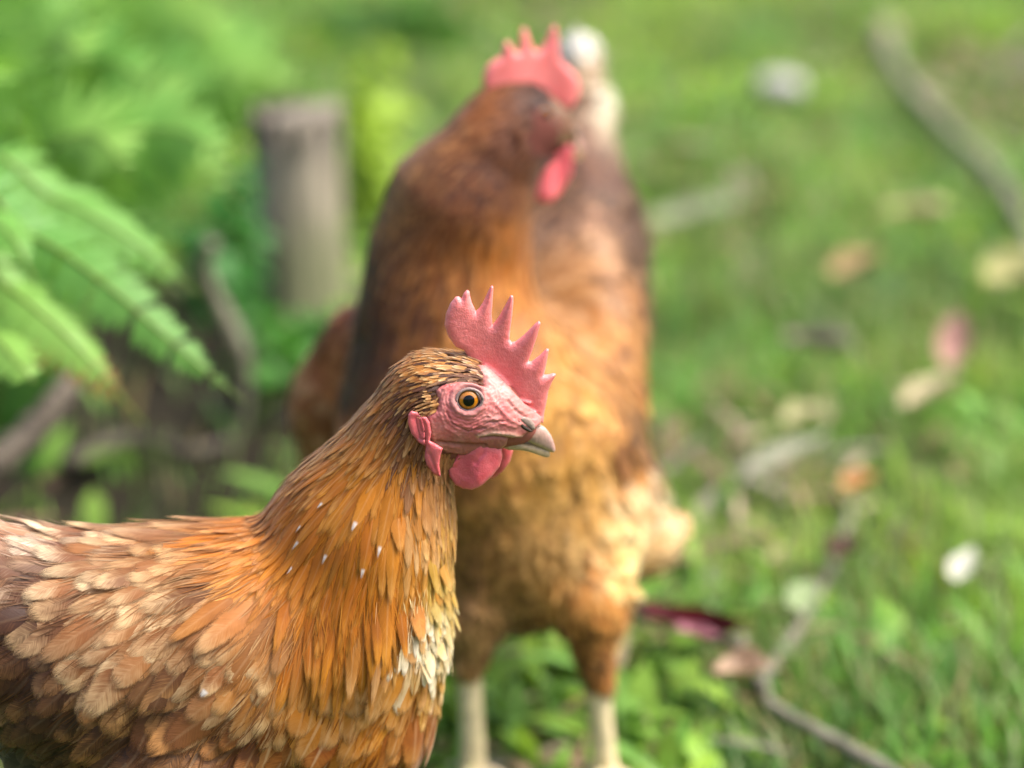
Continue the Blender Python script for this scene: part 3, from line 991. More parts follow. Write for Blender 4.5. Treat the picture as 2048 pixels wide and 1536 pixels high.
# ================================================================== HEN IN FRONT
XN = sag(640, 1000, Y0)[0]
def plane_y(x):
    return Y0 - .13 * np.maximum(0, XN - x)
def fs(px, py):
    Y = Y0
    for _ in range(5):
        w = sag(px, py, Y); Y = float(plane_y(w[0]))
    return w
def to_px(p):
    q = p - CAM
    d = q @ F_
    return np.stack([1024 + FPX * (q @ R_) / d, 768 - FPX * (q @ U_) / d], 1)
def to_q_front(p):
    s = p.copy(); py_ = plane_y(p[:, 0]); s[:, 1] = py_ - np.abs(p[:, 1] - py_)
    return to_px(s)
def flow_front(q, f):
    a, b = fs(*q), fs(q[0] + f[0] * 20, q[1] + f[1] * 20)
    return nrm(b - a)

hen1 = empty('hen', (fs(420, 1300)[0], fs(420, 1300)[1], 0))
tag(hen1, 'golden brown hen in front, seen from the side, upright pink comb and orange eye', 'hen', 'hens standing on the grass')
S1 = Sdf(.0045)
for pts, rr in HEAD_PRIMS:
    S1.chain([EYE + np.array([hpx(*p)[0], 0, hpx(*p)[1]]) for p in pts], rr)
mm = 1.064 / FPX
S1.chain([fs(862, 797), fs(800, 890), fs(762, 985), fs(715, 1080), fs(672, 1240)], np.array([79, 86, 128, 168, 212]) * mm)
S1.chain([fs(728, 1080), fs(676, 1235), fs(450, 1310), fs(200, 1318), fs(30, 1250), fs(-90, 1150)], np.array([172, 208, 268, 258, 190, 120]) * mm)
S1.chain([fs(674, 1255), fs(652, 1400), fs(530, 1560)], np.array([208, 218, 195]) * mm)
thA = fs(330, 1560); 
for s in (-1, 1):
    o = np.array([0, s * .034, 0])
    S1.chain([fs(360, 1480) + o, fs(400, 1700) + o, fs(380, 1830) + o], [.040, .026, .012])
S1.fix()
me1, co1 = sdf_mesh(S1, .0035)
def tuck(me, co, to_local):
    l = to_local(co); q = screen(l)
    _, ins, _ = poly_sd(q, FACE_POLY)
    m = (ins & (np.abs(l[:, 1]) < .03)) | ((q[:, 0] > hz(800, 0)[0]) & (q[:, 1] > hz(0, 1270)[1]) & (np.linalg.norm(l, axis=1) < .06))
    return m
m_ = tuck(me1, co1, lambda p: p - EYE)
co1[m_] -= S1.grad(co1[m_]) * .0016
me1.vertices.foreach_set('co', co1.astype(np.float32).ravel())
bare1 = m_.copy()
link('body', me1, M_BODY, hen1)
for s in (-1, 1):
    k_ = fs(380, 1830) + np.array([0, s * .034, 0])
    build_leg(hen1, k_, (k_[0] + .018, k_[1], 0), (1, 0))

D_ = dict
C1 = [
    # head
    ((935, 716), (-1, -.05), 'head', (200, 155, 105), (246, 226, 190)),
    ((900, 708), (-1, .0), 'head', (205, 160, 108), (246, 224, 184)),
    ((985, 745), (-1, -.3), 'head', (200, 165, 140), (225, 200, 175), D_(L=4, W=.6, r=.95)),
    ((860, 715), (-1, .2), 'head', (190, 136, 80), (236, 200, 148)),
    ((930, 750), (-1, .15), 'head', (120, 80, 55), (170, 125, 85), D_(W=.9, r=1.1)),
    ((880, 745), (-1, .25), 'head', (186, 136, 84), (238, 204, 150)),
    ((900, 765), (-1, .45), 'head', (85, 50, 32), (110, 70, 45), D_(W=.9, r=1.1)),
    ((950, 762), (-1, .2), 'head', (100, 62, 45), (135, 90, 65), D_(L=4, W=.8, r=1.0)),
    ((845, 790), (-.9, .55), 'head', (78, 46, 34), (105, 66, 44), D_(L=7)),
    ((870, 780), (-.9, .5), 'head', (80, 48, 32), (100, 64, 42)), ((825, 805), (-.7, .7), 'head', (74, 42, 30), (98, 60, 40), D_(L=9)),
    ((920, 757), (-1, .3), 'head', (80, 48, 32), (104, 66, 44)), ((885, 768), (-1, .4), 'head', (62, 36, 25), (78, 46, 30)), ((905, 760), (-1, .4), 'head', (66, 38, 26), (82, 50, 32)), ((858, 782), (-.9, .5), 'head', (62, 36, 25), (78, 46, 30)), ((935, 758), (-1, .3), 'head', (80, 48, 34), (100, 62, 44)),
    ((825, 760), (-.9, .5), 'nape', (140, 92, 52), (190, 145, 92), D_(L=9, W=1.6, r=1.7)),
    ((790, 760), (-.8, .65), 'nape', (150, 100, 55), (205, 160, 105), D_(L=10, W=1.6, r=1.7)),
    ((815, 830), (-.6, .8), 'nape', (92, 56, 40), (128, 84, 58), D_(L=10, W=1.6, r=1.8)),
    ((850, 812), (-.85, .3), 'ear', (190, 150, 105), (218, 184, 140)),
    ((868, 800), (-.85, .1), 'ear', (192, 150, 105), (222, 186, 138)),
    ((843, 822), (-.85, .5), 'ear', (196, 152, 104), (224, 188, 138)), ((864, 788), (-.85, .1), 'ear', (192, 150, 105), (220, 184, 138)), ((858, 822), (-.85, .3), 'ear', (190, 146, 100), (218, 180, 132)),
    ((838, 905), (-.35, .95), 'nape', (110, 70, 45), (150, 100, 62), D_(L=10, W=1.6, r=1.8)),
    ((880, 930), (-.2, 1), 'nape', (160, 118, 82), (196, 150, 110), D_(L=9, W=1.4, r=1.6)),
    ((930, 960), (-.15, 1), 'head', (170, 128, 90), (198, 158, 115), D_(L=6, W=1.2, r=1.4)),
    # nape and hackle
    ((745, 810), (-.72, .7), 'nape', (140, 92, 45), (192, 148, 92)),
    ((700, 870), (-.7, .72), 'nape', (142, 94, 44), (196, 152, 95), D_(L=18, W=2.2)),
    ((640, 925), (-.68, .74), 'nape', (150, 98, 45), (200, 150, 90), D_(L=20, W=2.4, r=2.3)),
    ((490, 1070), (-.66, .74), 'hackle', (196, 128, 66), (216, 160, 104), D_(L=32)),
    ((580, 985), (-.62, .78), 'hackle', (165, 105, 52), (205, 150, 95), D_(L=26, W=3.2, r=2.6)),
    ((530, 1040), (-.55, .84), 'hackle', (190, 128, 72), (212, 158, 108), D_(L=30, W=3.6)),
    ((770, 880), (-.5, .86), 'nape', (150, 98, 46), (196, 146, 84), D_(L=18)),
    ((730, 960), (-.42, .9), 'hackle', (172, 112, 42), (200, 142, 66), D_(L=28, W=3.5, r=2.8)),
    ((800, 950), (-.22, .97), 'hackle', (196, 134, 58), (206, 148, 76), D_(L=24, W=3.2, r=2.6)),
    ((650, 1020), (-.45, .9), 'hackle', (178, 114, 44), (200, 136, 62)),
    ((600, 1090), (-.4, .92), 'hackle', (184, 118, 46), (206, 146, 76)),
    ((740, 1060), (-.26, .96), 'hackle', (190, 122, 44), (204, 140, 60)),
    ((700, 1150), (-.2, .98), 'hackle', (182, 116, 40), (204, 142, 64)),
    ((610, 1180), (-.3, .95), 'hackle', (176, 112, 42), (202, 142, 70), D_(W=4.6)),
    ((660, 1230), (-.15, .98), 'hackle', (172, 110, 42), (204, 146, 74), D_(W=4.6, h=3)),
    ((760, 1200), (-.1, 1), 'hackle', (182, 118, 44), (204, 144, 66), D_(h=2.4)),
    ((830, 1060), (-.1, 1), 'hackle', (198, 136, 62), (214, 160, 92), D_(L=22, W=3.2)),
    ((820, 1150), (-.12, 1), 'hackle', (188, 126, 52), (208, 150, 74)),
    ((870, 990), (-.05, 1), 'hackle', (190, 142, 95), (206, 162, 112), D_(L=15, W=2.6, r=2.6)),
    ((905, 1050), (0, 1), 'hackle', (204, 160, 95), (222, 184, 116), D_(L=16, W=3.2, r=3)),
    ((855, 1060), (0, 1), 'hackle', (212, 172, 125), (224, 186, 138), D_(L=16, W=3.2, r=3)),
    ((892, 1150), (.02, 1), 'breast', (206, 164, 92), (224, 190, 116), D_(L=16, W=4, r=3.4)),
    ((880, 1215), (.02, 1), 'breast', (212, 180, 108), (234, 208, 140), D_(L=16, W=4, r=3.4)),
    ((854, 1262), (-.1, 1), 'fluff', (228, 208, 166), (246, 234, 206), D_(L=15, W=5, r=2.3, h=2)),
    ((860, 1300), (-.1, 1), 'fluff', (228, 206, 160), (246, 232, 200), D_(L=15, W=5, r=2.3, h=2)), ((872, 1232), (-.1, 1), 'fluff', (228, 206, 156), (244, 230, 194), D_(L=15, W=5, r=2.3, h=2)),
    ((885, 1290), (0, 1), 'fluff', (220, 190, 130), (236, 212, 160), D_(L=15, W=4.6, r=2.3, h=2)),
    # breast
    ((880, 1350), (-.1, 1), 'breast', (200, 148, 76), (216, 172, 104), D_(L=18, W=5, r=4)),
    ((800, 1340), (-.25, .97), 'breast', (206, 142, 76), (220, 164, 102)),
    ((720, 1330), (-.3, .95), 'breast', (210, 144, 82), (226, 172, 116)),
    ((620, 1360), (-.4, .92), 'breast', (206, 138, 76), (220, 164, 106)),
    ((840, 1430), (-.2, .98), 'breast', (150, 90, 44), (204, 140, 76), D_(st=.8)),
    ((760, 1440), (-.35, .94), 'breast', (196, 126, 62), (216, 154, 92)),
    ((660, 1450), (-.45, .9), 'breast', (140, 80, 42), (198, 130, 72), D_(st=.9)),
    ((800, 1510), (-.3, .95), 'breast', (118, 64, 32), (186, 116, 58), D_(st=1.0)),
    ((690, 1530), (-.45, .9), 'breast', (112, 62, 34), (180, 114, 62), D_(st=1.0)),
    ((560, 1480), (-.5, .86), 'breast', (104, 58, 32), (164, 102, 56), D_(st=1.0)),
    # shoulder and back
    ((530, 1130), (-.7, .7), 'hackle', (196, 130, 66), (214, 160, 98), D_(L=32)),
    ((560, 1220), (-.6, .8), 'back', (170, 110, 56), (222, 173, 115), D_(W=7)),
    ((480, 1250), (-.65, .75), 'back', (166, 107, 59), (228, 187, 135)),
    ((520, 1310), (-.55, .83), 'breast', (196, 138, 86), (224, 190, 142)),
    ((460, 1060), (-.9, .4), 'back', (172, 108, 53), (222, 173, 111), D_(W=4.6)),
    ((440, 1120), (-.85, .5), 'back', (168, 108, 54), (228, 185, 131)),
    ((380, 1040), (-1, .15), 'back', (159, 105, 62), (228, 191, 144)),
    ((380, 1170), (-.85, .5), 'back', (158, 100, 53), (228, 189, 138)),
    ((300, 1050), (-1, .1), 'back', (144, 92, 54), (224, 189, 146)),
    ((290, 1130), (-.9, .4), 'back', (151, 99, 56), (230, 195, 146)),
    ((230, 1080), (-1, .1), 'back', (142, 89, 53), (251, 226, 185)),
    ((190, 1170), (-.9, .42), 'back', (137, 86, 47), (228, 195, 150)),
    ((140, 1090), (-1, -.05), 'back', (135, 84, 56), (251, 228, 195)),
    ((90, 1060), (-.9, -.35), 'tail', (176, 128, 96), (250, 236, 212), D_(L=34)),
    ((30, 1030), (-.85, -.5), 'tail', (190, 146, 112), (250, 238, 216), D_(L=36)),
    ((40, 1100), (-.95, -.15), 'back', (151, 97, 63), (252, 238, 212)),
    ((110, 1180), (-.95, .3), 'wing', (89, 55, 35), (190, 140, 100)),
    ((20, 1190), (-.95, .25), 'wing', (95, 61, 42), (206, 168, 132)),
    ((-80, 1060), (-.85, -.5), 'tail', (190, 146, 112), (236, 220, 196)),
    # wing: dark brown feathers, with some shading put into the base colours
    ((420, 1300), (-.7, .7), 'back', (154, 97, 51), (224, 185, 133)),
    ((330, 1240), (-.78, .62), 'back', (159, 104, 56), (232, 197, 148)),
    ((250, 1250), (-.8, .58), 'back', (153, 97, 53), (232, 199, 150)),
    ((170, 1240), (-.82, .55), 'wing', (97, 63, 39), (212, 174, 128)),
    ((90, 1270), (-.85, .5), 'wing', (71, 43, 28), (160, 108, 70)),
    ((20, 1300), (-.85, .45), 'wing', (82, 50, 32), (186, 140, 100)),
    ((180, 1320), (-.78, .62), 'wing', (73, 45, 27), (160, 110, 68)),
    ((280, 1330), (-.74, .66), 'wing', (103, 67, 38), (200, 152, 98)),
    ((350, 1350), (-.7, .7), 'wing', (91, 57, 32), (184, 132, 80)),
    ((430, 1380), (-.65, .76), 'wing', (100, 63, 35), (190, 136, 82)),
    ((470, 1350), (-.6, .8), 'back', (151, 96, 53), (220, 177, 127)),
    ((100, 1380), (-.78, .62), 'wing', (71, 43, 25), (158, 108, 64)),
    ((20, 1420), (-.8, .6), 'wing', (63, 39, 21), (140, 98, 58)),
    ((250, 1420), (-.7, .7), 'wing', (75, 47, 27), (168, 118, 68)),
    ((350, 1460), (-.65, .76), 'wing', (87, 54, 29), (176, 124, 74)),
    ((470, 1450), (-.6, .8), 'wing', (94, 57, 31), (180, 124, 72)),
    ((130, 1480), (-.74, .68), 'wing', (59, 38, 21), (136, 94, 56)),
    ((20, 1520), (-.78, .62), 'wing', (65, 42, 21), (142, 104, 60)),
    ((280, 1520), (-.66, .75), 'wing', (59, 37, 21), (136, 92, 54)),
    ((430, 1540), (-.6, .8), 'wing', (89, 55, 29), (178, 126, 74)),
    ((300, 1700), (-.5, .85), 'fluff', (150, 105, 60), (180, 132, 84)),
    ((600, 1650), (-.6, .8), 'breast', (150, 95, 50), (190, 130, 80)),
    ((-60, 1400), (-.8, .6), 'fluff', (150, 105, 60), (180, 132, 84)),
]

HEADBOX = hpoly([(640, 600), (1200, 600), (1200, 1300), (700, 1300), (700, 1165), (560, 1165)])
EARBLOCK = hpoly([(235, 965), (330, 960), (350, 1100), (330, 1130), (250, 1090)])
def excl_head(local, inset=.0006):
    q = screen(local)
    near = (np.abs(local[:, 1]) < .03)
    _, a, _ = poly_sd(q, FACE_POLY); dd, _, _ = poly_sd(q, FACE_POLY)
    _, b, _ = poly_sd(q, EARBLOCK)
    fr = q[:, 0] > hz(790, 0)[0]
    crown = (q[:, 0] > hz(690, 0)[0]) & (q[:, 1] > hz(0, 1180)[1])
    return near & ((a & (dd > inset)) | b | crown | (fr & (q[:, 1] > hz(0, 1290)[1])))

spot_side = Y0
spots1 = [(578, 1145), (624, 1138), (634, 1030), (608, 1046), (756, 1108), (575, 1098), (736, 1140), (404, 1400), (708, 1062)]
parts1 = [('head_plumage', ['head'], None), ('ear_tuft', ['ear'], lambda p: p[:, 1] < Y0), ('ear_tuft ', ['ear'], lambda p: p[:, 1] >= Y0), ('neck_hackle', ['nape', 'hackle'], None), ('breast_plumage', ['breast', 'fluff'], None),
          ('back_plumage', ['back'], None), ('wing', ['wing'], lambda p: p[:, 1] < plane_y(p[:, 0])), ('wing ', ['wing'], lambda p: p[:, 1] >= plane_y(p[:, 0])),
          ('tail_coverts', ['tail'], None)]
made = plumage(hen1, S1, me1, co1, C1, to_q_front, flow_front, lambda p: excl_head(p - EYE), 150000, parts1, .64, 9, 5, spots1, bare1, 1.0, 1.2, .25, 26000)
for k_ in made: made[k_].name = k_.strip()
# tail fan (mostly beyond the edge of the frame)
tp, td, tn, tl, tw, tc, tt = [], [], [], [], [], [], []
base = fs(-70, 1110)
for k in range(7):
    for s in (-1, 1):
        tp.append(base + np.array([-.002 * k, s * (.004 + .004 * k), -.006 * k]))
        td.append((-.80, s * .05 * k, .62 - .13 * k)); tn.append((.35, s * .9, .25))
        tl.append(.125 - .004 * k); tw.append(.017); tc.append(lin((150, 96, 62), .82)); tt.append(lin((228, 206, 176), .82))
quills('tail', hen1, tp, td, tn, tl, tw, tc, tt)
build_head(hen1, lambda V: V + EYE, COMB_FRONT, .00034, WATTLE, comb_disp)

# ================================================================== HEN BEHIND
K2 = .94
def P2(px, py, d):
    return P(px, py, d * K2)
hen2 = empty('hen', (*P2(1060, 1400, 1.47)[:2], 0))
tag(hen2, 'dark necked brown hen behind, facing front on pale legs, head turned aside', 'hen', 'hens standing on the grass')
YAW = math.radians(29)
RM = np.array([[math.cos(YAW), -math.sin(YAW), 0], [math.sin(YAW), math.cos(YAW), 0], [0, 0, 1.0]])
E2 = P2(1052, 240, 1.43)
HS = .985
T2 = lambda V: (V * HS) @ RM.T + E2
S2 = Sdf(.006)
for pts, rr in HEAD_PRIMS:
    S2.chain([T2(np.array([hpx(*p)[0], 0, hpx(*p)[1]])) for p in pts], np.array(rr) * HS)
def c2(rows):
    S2.chain([P2(a, b, d) for a, b, d, r in rows], [r * d * K2 / FPX for a, b, d, r in rows])
c2([(1026, 250, 1.42, 58), (986, 305, 1.42, 72), (924, 405, 1.43, 130), (896, 520, 1.445, 142), (892, 640, 1.45, 160), (930, 820, 1.46, 235)])
c2([(930, 820, 1.46, 238), (1010, 960, 1.49, 256), (1075, 800, 1.58, 196), (1125, 640, 1.62, 158), (1145, 480, 1.68, 140), (1150, 340, 1.72, 80), (1170, 230, 1.75, 36), (1160, 114, 1.77, 42)])
c2([(1180, 250, 1.74, 20), (1210, 222, 1.74, 12)])
c2([(1010, 960, 1.48, 264), (1040, 1040, 1.48, 215)])
c2([(720, 680, 1.50, 70), (690, 800, 1.53, 92), (680, 940, 1.56, 80)])           # folded wing, left edge
c2([(1180, 520, 1.60, 56), (1190, 640, 1.57, 72), (1188, 780, 1.54, 82), (1200, 880, 1.52, 60)])
c2([(1225, 960, 1.50, 80), (1252, 985, 1.49, 64)])         # folded wing, right edge
c2([(1235, 1100, 1.50, 64), (1300, 1090, 1.50, 42), (1362, 1046, 1.50, 12)])      # flank tuft
c2([(1150, 1060, 1.47, 120), (1185, 1200, 1.45, 66), (1198, 1365, 1.45, 24)])     # thigh
c2([(945, 1120, 1.46, 110), (938, 1230, 1.45, 60), (937, 1338, 1.45, 23)])
S2.fix()
me2, co2 = sdf_mesh(S2, .004)
m_ = tuck(me2, co2, lambda p: ((p - E2) @ RM) / HS)
co2[m_] -= S2.grad(co2[m_]) * .0016
me2.vertices.foreach_set('co', co2.astype(np.float32).ravel())
bare2 = m_.copy()
link('body', me2, M_BODY, hen2)
build_leg(hen2, P2(937, 1310, 1.45), (P2(945, 1500, 1.45)[0], P2(937, 1310, 1.45)[1] - .004, 0), (.35, -1), .0066)
build_leg(hen2, P2(1196, 1350, 1.45), (P2(1212, 1500, 1.45)[0], P2(1196, 1350, 1.45)[1] - .002, 0), (.25, -1), .0066)

def r2(px, py, d, flow, zone, c, t, **kw):
    return (P2(px, py, d), flow, zone, c, t, kw)
def flow_b(q, f):
    return nrm(f[0] * R_ - f[1] * U_ + (f[2] if len(f) > 2 else 0) * F_)
C2 = [
    r2(1000, 225, 1.41, (-1, .2), 'head', (138, 92, 59), (180, 130, 90)),
    r2(1060, 215, 1.41, (-1, .1), 'head', (81, 50, 34), (138, 92, 64)),
    r2(1105, 212, 1.41, (-1, .1), 'head', (44, 25, 17), (73, 46, 32)),
    r2(1030, 290, 1.40, (-.8, .5), 'head', (96, 60, 41), (147, 101, 71)),
    r2(960, 250, 1.40, (-.8, .6), 'nape', (128, 84, 55), (184, 138, 96)),
    r2(900, 270, 1.40, (-.75, .65), 'nape', (102, 66, 44), (169, 128, 92)),
    r2(820, 330, 1.41, (-.65, .75), 'nape', (138, 95, 60), (204, 162, 116)),
    r2(775, 400, 1.42, (-.4, .9), 'nape', (106, 66, 36), (185, 136, 90), L=20, W=3),
    r2(740, 500, 1.43, (-.15, 1), 'hackle', (51, 27, 12), (116, 75, 43)),  # left neck rows: dark brown, deepened by painted shade away from the sun
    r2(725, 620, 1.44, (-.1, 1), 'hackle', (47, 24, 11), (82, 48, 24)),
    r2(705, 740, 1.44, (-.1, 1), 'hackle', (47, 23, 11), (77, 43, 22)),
    r2(900, 340, 1.36, (-.6, .8), 'nape', (108, 66, 43), (158, 106, 73)),
    r2(985, 330, 1.38, (-.5, .85), 'nape', (95, 56, 36), (141, 92, 63)),
    r2(1000, 390, 1.38, (-.3, .95), 'nape', (77, 43, 20), (118, 73, 39)),
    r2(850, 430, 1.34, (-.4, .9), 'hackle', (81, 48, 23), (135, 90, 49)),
    r2(960, 440, 1.35, (-.2, 1), 'hackle', (128, 78, 28), (181, 119, 52)),
    r2(1030, 440, 1.38, (0, 1), 'hackle', (174, 123, 73), (208, 158, 108)),
    r2(1050, 520, 1.40, (0, 1), 'hackle', (171, 115, 58), (204, 148, 84)),
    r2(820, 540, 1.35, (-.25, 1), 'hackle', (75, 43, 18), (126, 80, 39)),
    r2(900, 560, 1.34, (-.1, 1), 'hackle', (180, 119, 49), (208, 146, 68)),
    r2(960, 620, 1.34, (0, 1), 'hackle', (163, 104, 44), (198, 138, 66)),
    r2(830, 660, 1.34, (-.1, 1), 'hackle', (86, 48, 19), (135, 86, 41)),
    r2(900, 720, 1.32, (0, 1), 'breast', (176, 114, 47), (213, 145, 71)),
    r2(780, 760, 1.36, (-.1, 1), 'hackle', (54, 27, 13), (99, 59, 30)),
    r2(1030, 640, 1.38, (.1, 1), 'breast', (187, 126, 56), (228, 170, 93)),
    r2(1050, 760, 1.34, (.1, 1), 'breast', (166, 112, 45), (213, 154, 78)),
    r2(1150, 760, 1.40, (.1, 1), 'breast', (197, 143, 68), (235, 184, 107)),
    r2(1100, 880, 1.30, (.05, 1), 'breast', (183, 135, 66), (224, 178, 107)),
    r2(960, 900, 1.28, (0, 1), 'breast', (176, 124, 60), (219, 168, 98)),
    r2(1180, 920, 1.40, (.1, 1), 'breast', (197, 147, 76), (235, 188, 116)),
    r2(1050, 1020, 1.27, (0, 1), 'breast', (164, 122, 58), (208, 161, 93)),
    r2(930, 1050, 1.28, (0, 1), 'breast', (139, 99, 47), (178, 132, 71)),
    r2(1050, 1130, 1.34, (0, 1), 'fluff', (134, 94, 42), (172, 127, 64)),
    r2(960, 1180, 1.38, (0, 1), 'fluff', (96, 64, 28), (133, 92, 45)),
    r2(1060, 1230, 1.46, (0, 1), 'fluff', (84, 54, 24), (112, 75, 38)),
    r2(938, 1290, 1.42, (0, 1), 'fluff', (150, 112, 66), (194, 153, 99), L=16, W=4, r=3.4),
    r2(1160, 1180, 1.38, (.1, 1), 'fluff', (200, 140, 70), (252, 193, 118), L=20, W=5),
    r2(1215, 1180, 1.42, (.2, 1), 'fluff', (187, 120, 55), (237, 166, 88), L=20, W=5),
    r2(1150, 1290, 1.44, (0, 1), 'fluff', (130, 82, 37), (188, 128, 70), L=18, W=4.5, r=3.6),
    r2(1200, 1330, 1.42, (0, 1), 'fluff', (160, 102, 47), (215, 147, 77), L=16, W=4, r=3.4),
    # right shoulder, back (shadow beside the neck painted into its browns), tail
    r2(1190, 300, 1.66, (0, -1), 'back', (100, 63, 44), (146, 103, 76)),
    r2(1120, 360, 1.58, (0, -1), 'back', (103, 65, 37), (152, 106, 68)),
    r2(1230, 370, 1.62, (.1, -1), 'back', (103, 63, 41), (152, 104, 72)),
    r2(1163, 100, 1.75, (.1, -1), 'fluff', (236, 228, 208), (252, 252, 239), L=16, W=4, r=3), r2(1168, 165, 1.74, (.1, -1), 'back', (186, 146, 104), (233, 200, 157), L=18),
    r2(1210, 222, 1.73, (.6, -.8), 'fluff', (226, 214, 176), (252, 248, 220), L=12, W=3, r=2.4), r2(1165, 250, 1.72, (0, -1), 'back', (111, 74, 47), (152, 106, 72)),
    r2(1150, 430, 1.57, (.1, -1), 'back', (111, 69, 38), (164, 120, 94)),
    r2(1195, 460, 1.56, (.1, -1), 'back', (184, 138, 98), (222, 177, 136)),
    r2(1120, 500, 1.52, (.2, 1), 'breast', (191, 135, 76), (235, 180, 116)),
    r2(1150, 570, 1.50, (.2, 1), 'breast', (201, 147, 87), (232, 184, 136)),
    r2(1270, 470, 1.62, (.2, 1), 'back', (88, 59, 29), (137, 94, 51)),
    r2(1250, 560, 1.50, (.2, 1), 'breast', (197, 139, 79), (240, 184, 120)),
    r2(1200, 660, 1.44, (.2, 1), 'breast', (203, 145, 81), (237, 184, 116)),
    r2(1280, 660, 1.54, (.2, 1), 'wing', (186, 124, 60), (224, 166, 95)),
    r2(1270, 780, 1.52, (.2, 1), 'wing', (170, 112, 52), (216, 157, 88)),
    r2(1230, 850, 1.46, (.2, 1), 'wing', (150, 96, 44), (194, 136, 71)), r2(1260, 880, 1.50, (.2, 1), 'wing', (96, 64, 26), (140, 99, 47)),  # darker second sample paints the crease shade above the flank bulge
    r2(1295, 930, 1.50, (.2, 1), 'fluff', (238, 194, 142), (252, 239, 196), L=18, W=5, h=3),
    r2(1250, 1000, 1.46, (.3, 1), 'fluff', (226, 178, 120), (252, 222, 168), L=18, W=5, h=3),
    r2(1300, 1070, 1.46, (1, -.25), 'fluff', (234, 188, 128), (252, 233, 183), L=18, W=4, h=2, r=3),
    r2(1260, 1120, 1.44, (.9, -.3), 'fluff', (250, 212, 137), (252, 252, 191), L=18, W=4, h=2.5, r=3),
    # left wing
    r2(650, 690, 1.46, (-.2, 1), 'wing', (177, 99, 54), (241, 162, 106)),
    r2(620, 780, 1.47, (-.15, 1), 'wing', (200, 127, 80), (252, 211, 165)),
    r2(680, 800, 1.44, (-.1, 1), 'wing', (188, 108, 61), (248, 178, 121)),
    r2(610, 880, 1.50, (-.1, 1), 'wing', (202, 132, 84), (252, 195, 141)),
    r2(1100, 500, 1.9, (0, -1), 'back', (103, 66, 44), (155, 112, 81)),
    r2(1000, 900, 1.75, (0, 1), 'fluff', (160, 115, 75), (205, 156, 108)),
]
spot_side = 99
def excl2(p):
    l = ((p - E2) @ RM) / HS
    return excl_head(l, .0045) & (np.linalg.norm(l, axis=1) < .07)
mid2 = P2(1000, 900, 1.5)[0]
parts2 = [('head_plumage', ['head', 'ear'], None), ('neck_hackle', ['nape', 'hackle'], None), ('breast_plumage', ['breast', 'fluff'], None),
          ('back_plumage', ['back', 'tail'], None), ('wing', ['wing'], lambda p: p[:, 0] < mid2), ('wing ', ['wing'], lambda p: p[:, 0] >= mid2)]
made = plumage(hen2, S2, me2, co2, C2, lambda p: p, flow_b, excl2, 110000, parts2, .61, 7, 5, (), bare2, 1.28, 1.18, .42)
for k_ in made: made[k_].name = k_.strip()
# raised tail, white tips
tp, td, tn, tl, tw, tc, tt = [], [], [], [], [], [], []
b0 = P2(1168, 250, 1.77)
for k in range(9):
    a = (k - 4) * .13
    tp.append(b0 + (k - 4) * .0022 * R_ + .001 * k * F_ - .006 * U_ * abs(k - 4) * .3)
    td.append(U_ * math.cos(a) + R_ * (math.sin(a) * .55 - .05) + F_ * .25); tn.append(-F_ + .3 * U_ + R_ * a)
    tl.append(.052 - .002 * abs(k - 4) ** 1.3); tw.append(.012); tc.append(lin((170, 126, 88), .7)); tt.append(lin((236, 226, 204), .8))
quills('tail', hen2, tp, td, tn, tl, tw, tc, tt, sa=6, sb=.5)
def bl(px, py):
    return np.array([(px - 1052) * 1.43 * K2 / FPX / math.cos(YAW) / HS, (240 - py) * 1.43 * K2 / FPX / math.cos(PITCH) / HS])
COMB_BACK = np.array([bl(*p) for p in [(1000, 206), (984, 200), (972, 180), (968, 150), (976, 128), (992, 116), (1002, 112), (1006, 92), (1012, 84), (1020, 92), (1026, 108), (1036, 106),
                                       (1038, 84), (1041, 66), (1049, 64), (1058, 82), (1064, 100), (1074, 114), (1086, 104), (1096, 88), (1104, 68), (1112, 68), (1116, 96), (1119, 130),
                                       (1134, 148), (1152, 166), (1160, 186), (1156, 210), (1140, 230), (1122, 226), (1108, 212), (1080, 214), (1050, 210), (1024, 210)]])
WATTLE_BACK = np.array([bl(px - 16, py) for px, py in [(1052, 318), (1076, 298), (1102, 284), (1126, 286), (1140, 318), (1134, 362), (1112, 398), (1086, 412), (1060, 402), (1042, 372), (1042, 340)]])
build_head(hen2, T2, COMB_BACK, .0008, WATTLE_BACK, None, (.26, .36, .20))

# ================================================================== GROUND, GRASS, LITTER
def ground_mat():
    N = NT('soil')
    ob = N.obj()
    n1 = N.noise(ob, 6, 4); n2 = N.noise(ob, 60, 4, .65); n3 = N.noise(ob, 300, 2)
    c = N.mix(N.ss(.38, .62, n1), (.050, .085, .016), (.085, .13, .025))
    c = N.mix(N.ss(.55, .72, n2), c, (.12, .10, .055))
    c = N.mix(N.ss(.60, .75, n1), c, (.075, .06, .035))
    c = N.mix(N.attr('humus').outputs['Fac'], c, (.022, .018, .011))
    N.set(Base_Color=c, Roughness=.95, Specular_IOR_Level=.1)
    N.bump(N.math('ADD', n2, n3), .8, .01)
    return N.m
gx = np.concatenate([[-120, -40, -12, -5], np.linspace(-2.4, 2.4, 140), [5, 12, 40, 120]])
gy = np.concatenate([[-120, -40, -12, -3], np.linspace(-.6, 6, 120), [9, 16, 45, 160]])
GX, GY = np.meshgrid(gx, gy, indexing='ij')
def relief(x, y):
    w = np.exp(-((x / 3) ** 2 + ((y - 2.6) / 3.2) ** 2) ** 2)
    return w * (.022 * (vnoise(x * 3, y * 3, 21) - .5) + .010 * (vnoise(x * 9, y * 9, 22) - .5)) - .008
GV = np.stack([GX, GY, relief(GX, GY)], -1).reshape(-1, 3)
i, j = np.meshgrid(np.arange(len(gx) - 1), np.arange(len(gy) - 1), indexing='ij')
m_ = len(gy)
